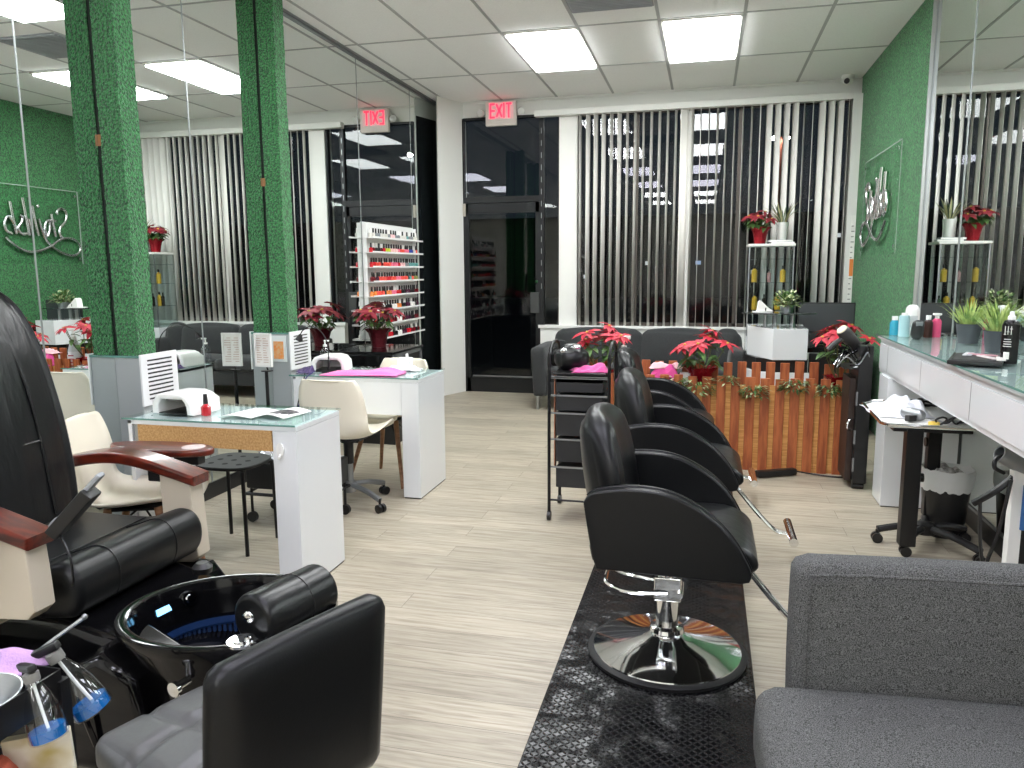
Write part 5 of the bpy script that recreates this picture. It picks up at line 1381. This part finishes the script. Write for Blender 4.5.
for k, (pts, lab) in enumerate((([(.83, 5.25, .79), (.84, 5.24, .83), (.90, 5.26, .87), (1.0, 5.28, .93)], 'flat iron with a black cord lying on the cabinet shelf'), ([(.82, 5.3, .80), (.86, 5.3, .86), (.93, 5.33, .90), (1.02, 5.3, .95)], 'curling iron leaning over the cabinet shelf'))):
    tt = T(('flat_iron', 'curling_iron')[k], ('silver-edged ' if k == 0 else 'black ')+lab, 'hair iron', pts[0])
    irons.append(tt); MB().tube(pts, [.016, .014, .01, .004], 8, 5).build('iron_body', BLKG, tt)
    MB().tube([(p[0]-.006, p[1]-.014, p[2]) for p in pts[:3]], .005, 6, 5).build('plate', CHROME, tt)
for k in range(3):
    z = .79+.02*k
    MB().tube([(.82+.01*k, 5.22, z), (.87, 5.19-.01*k, z+.07+.02*k), (.94, 5.2, z+.02), (.99, 5.19, z+.10), (1.0, 5.22, z+.03), (.9, 5.24, z-.01)], .0045, 6, 6).build('cord', BLKG if k else GREYM, irons[min(k, 1)])

# ------------------------------------------------------------------ dryer caddy at the frame edge by the settee
t = T('appliance_caddy', 'white and black appliance caddy holding a silver dryer by the counter', 'caddy', (1.2, 3.25, 0))
MB().box(1.155, 1.20, 3.22, 3.27, .02, .66, .006).build('white_post', WPOT, t)
MB().box(1.19, 1.34, 3.22, 3.36, .0, .45, .01).build('black_body', BLK, t)
MB().box(1.188, 1.24, 3.212, 3.22, .42, .60, .004).build('blue_panel', mat('panel_blue', S(60, 110, 170), .4), t)
MB().tube([(1.16, 3.24, .62), (1.10, 3.24, .56), (1.04, 3.27, .50)], .014, 8, 4).build('holder_arm', BLKM, t)
MB().tube([(1.12, 3.22, .64), (1.08, 3.2, .665), (1.09, 3.21, .70), (1.14, 3.22, .71), (1.19, 3.23, .69)], .008, 6, 5).build('holder_ring', BLK, t)
dryer('silver hair dryer resting in the appliance caddy', (1.19, 3.24, .68), .2, -1.2, GREYM, BLK)
for k, pts in enumerate(([(1.06, 3.26, .52), (1.07, 3.25, .35), (1.10, 3.24, .18), (1.14, 3.2, .03)], [(1.14, 3.2, .62), (1.11, 3.19, .42), (1.07, 3.2, .2), (1.12, 3.16, .02)])):
    MB().tube(pts, .007, 6, 6).build('cord', BLK, t)

# ------------------------------------------------------------------ grey settee at the frame corner
t = T('settee', 'grey woven armless settee beside the diamond-tread mat', 'settee', (.232, 1.895, 0), .07)
MB().cushion((.335, -.36, .315), (.85, .70, .20), b=.055, puff=.016, cuts=9).build('seat_cushion', FABRIC, t, W=False, ang=60)
MB().box(-.04, .70, -.66, .0, .12, .215, .02).build('base', FABRIC, t, W=False)
MB().cushion((.365, .055, .458), (.72, .12, .49), (-.06, 0, 0), .035, .006, 8).build('backrest', FABRIC, t, W=False, ang=60)
MB().tube([(.03, -.008, .27), (.028, -.02, .5), (.03, -.028, .665), (.06, -.028, .695), (.4, -.028, .70), (.69, -.028, .697)], .004, 6, 3).build('back_piping', FABRIC, t, W=False)
for x in (.02, .66):
    for y in (-.6, .05):
        MB().cyl((x, y, 0), (x, y, .13), .014, .02).build('leg', BLKM, t, W=False)

# ------------------------------------------------------------------ world and view
w = bpy.data.worlds.new('night'); SC.world = w; w.use_nodes = True
w.node_tree.nodes['Background'].inputs[0].default_value = (.010, .013, .018, 1); w.node_tree.nodes['Background'].inputs[1].default_value = .6
SC.view_settings.view_transform = 'Standard'; SC.view_settings.look = 'None'; SC.view_settings.gamma = 1; SC.view_settings.use_curve_mapping = False
SC.view_settings.exposure = 1.1
SC.cycles.max_bounces = 14; SC.cycles.glossy_bounces = 10; SC.cycles.transparent_max_bounces = 24; SC.cycles.diffuse_bounces = 6
SC.cycles.sample_clamp_indirect = 6
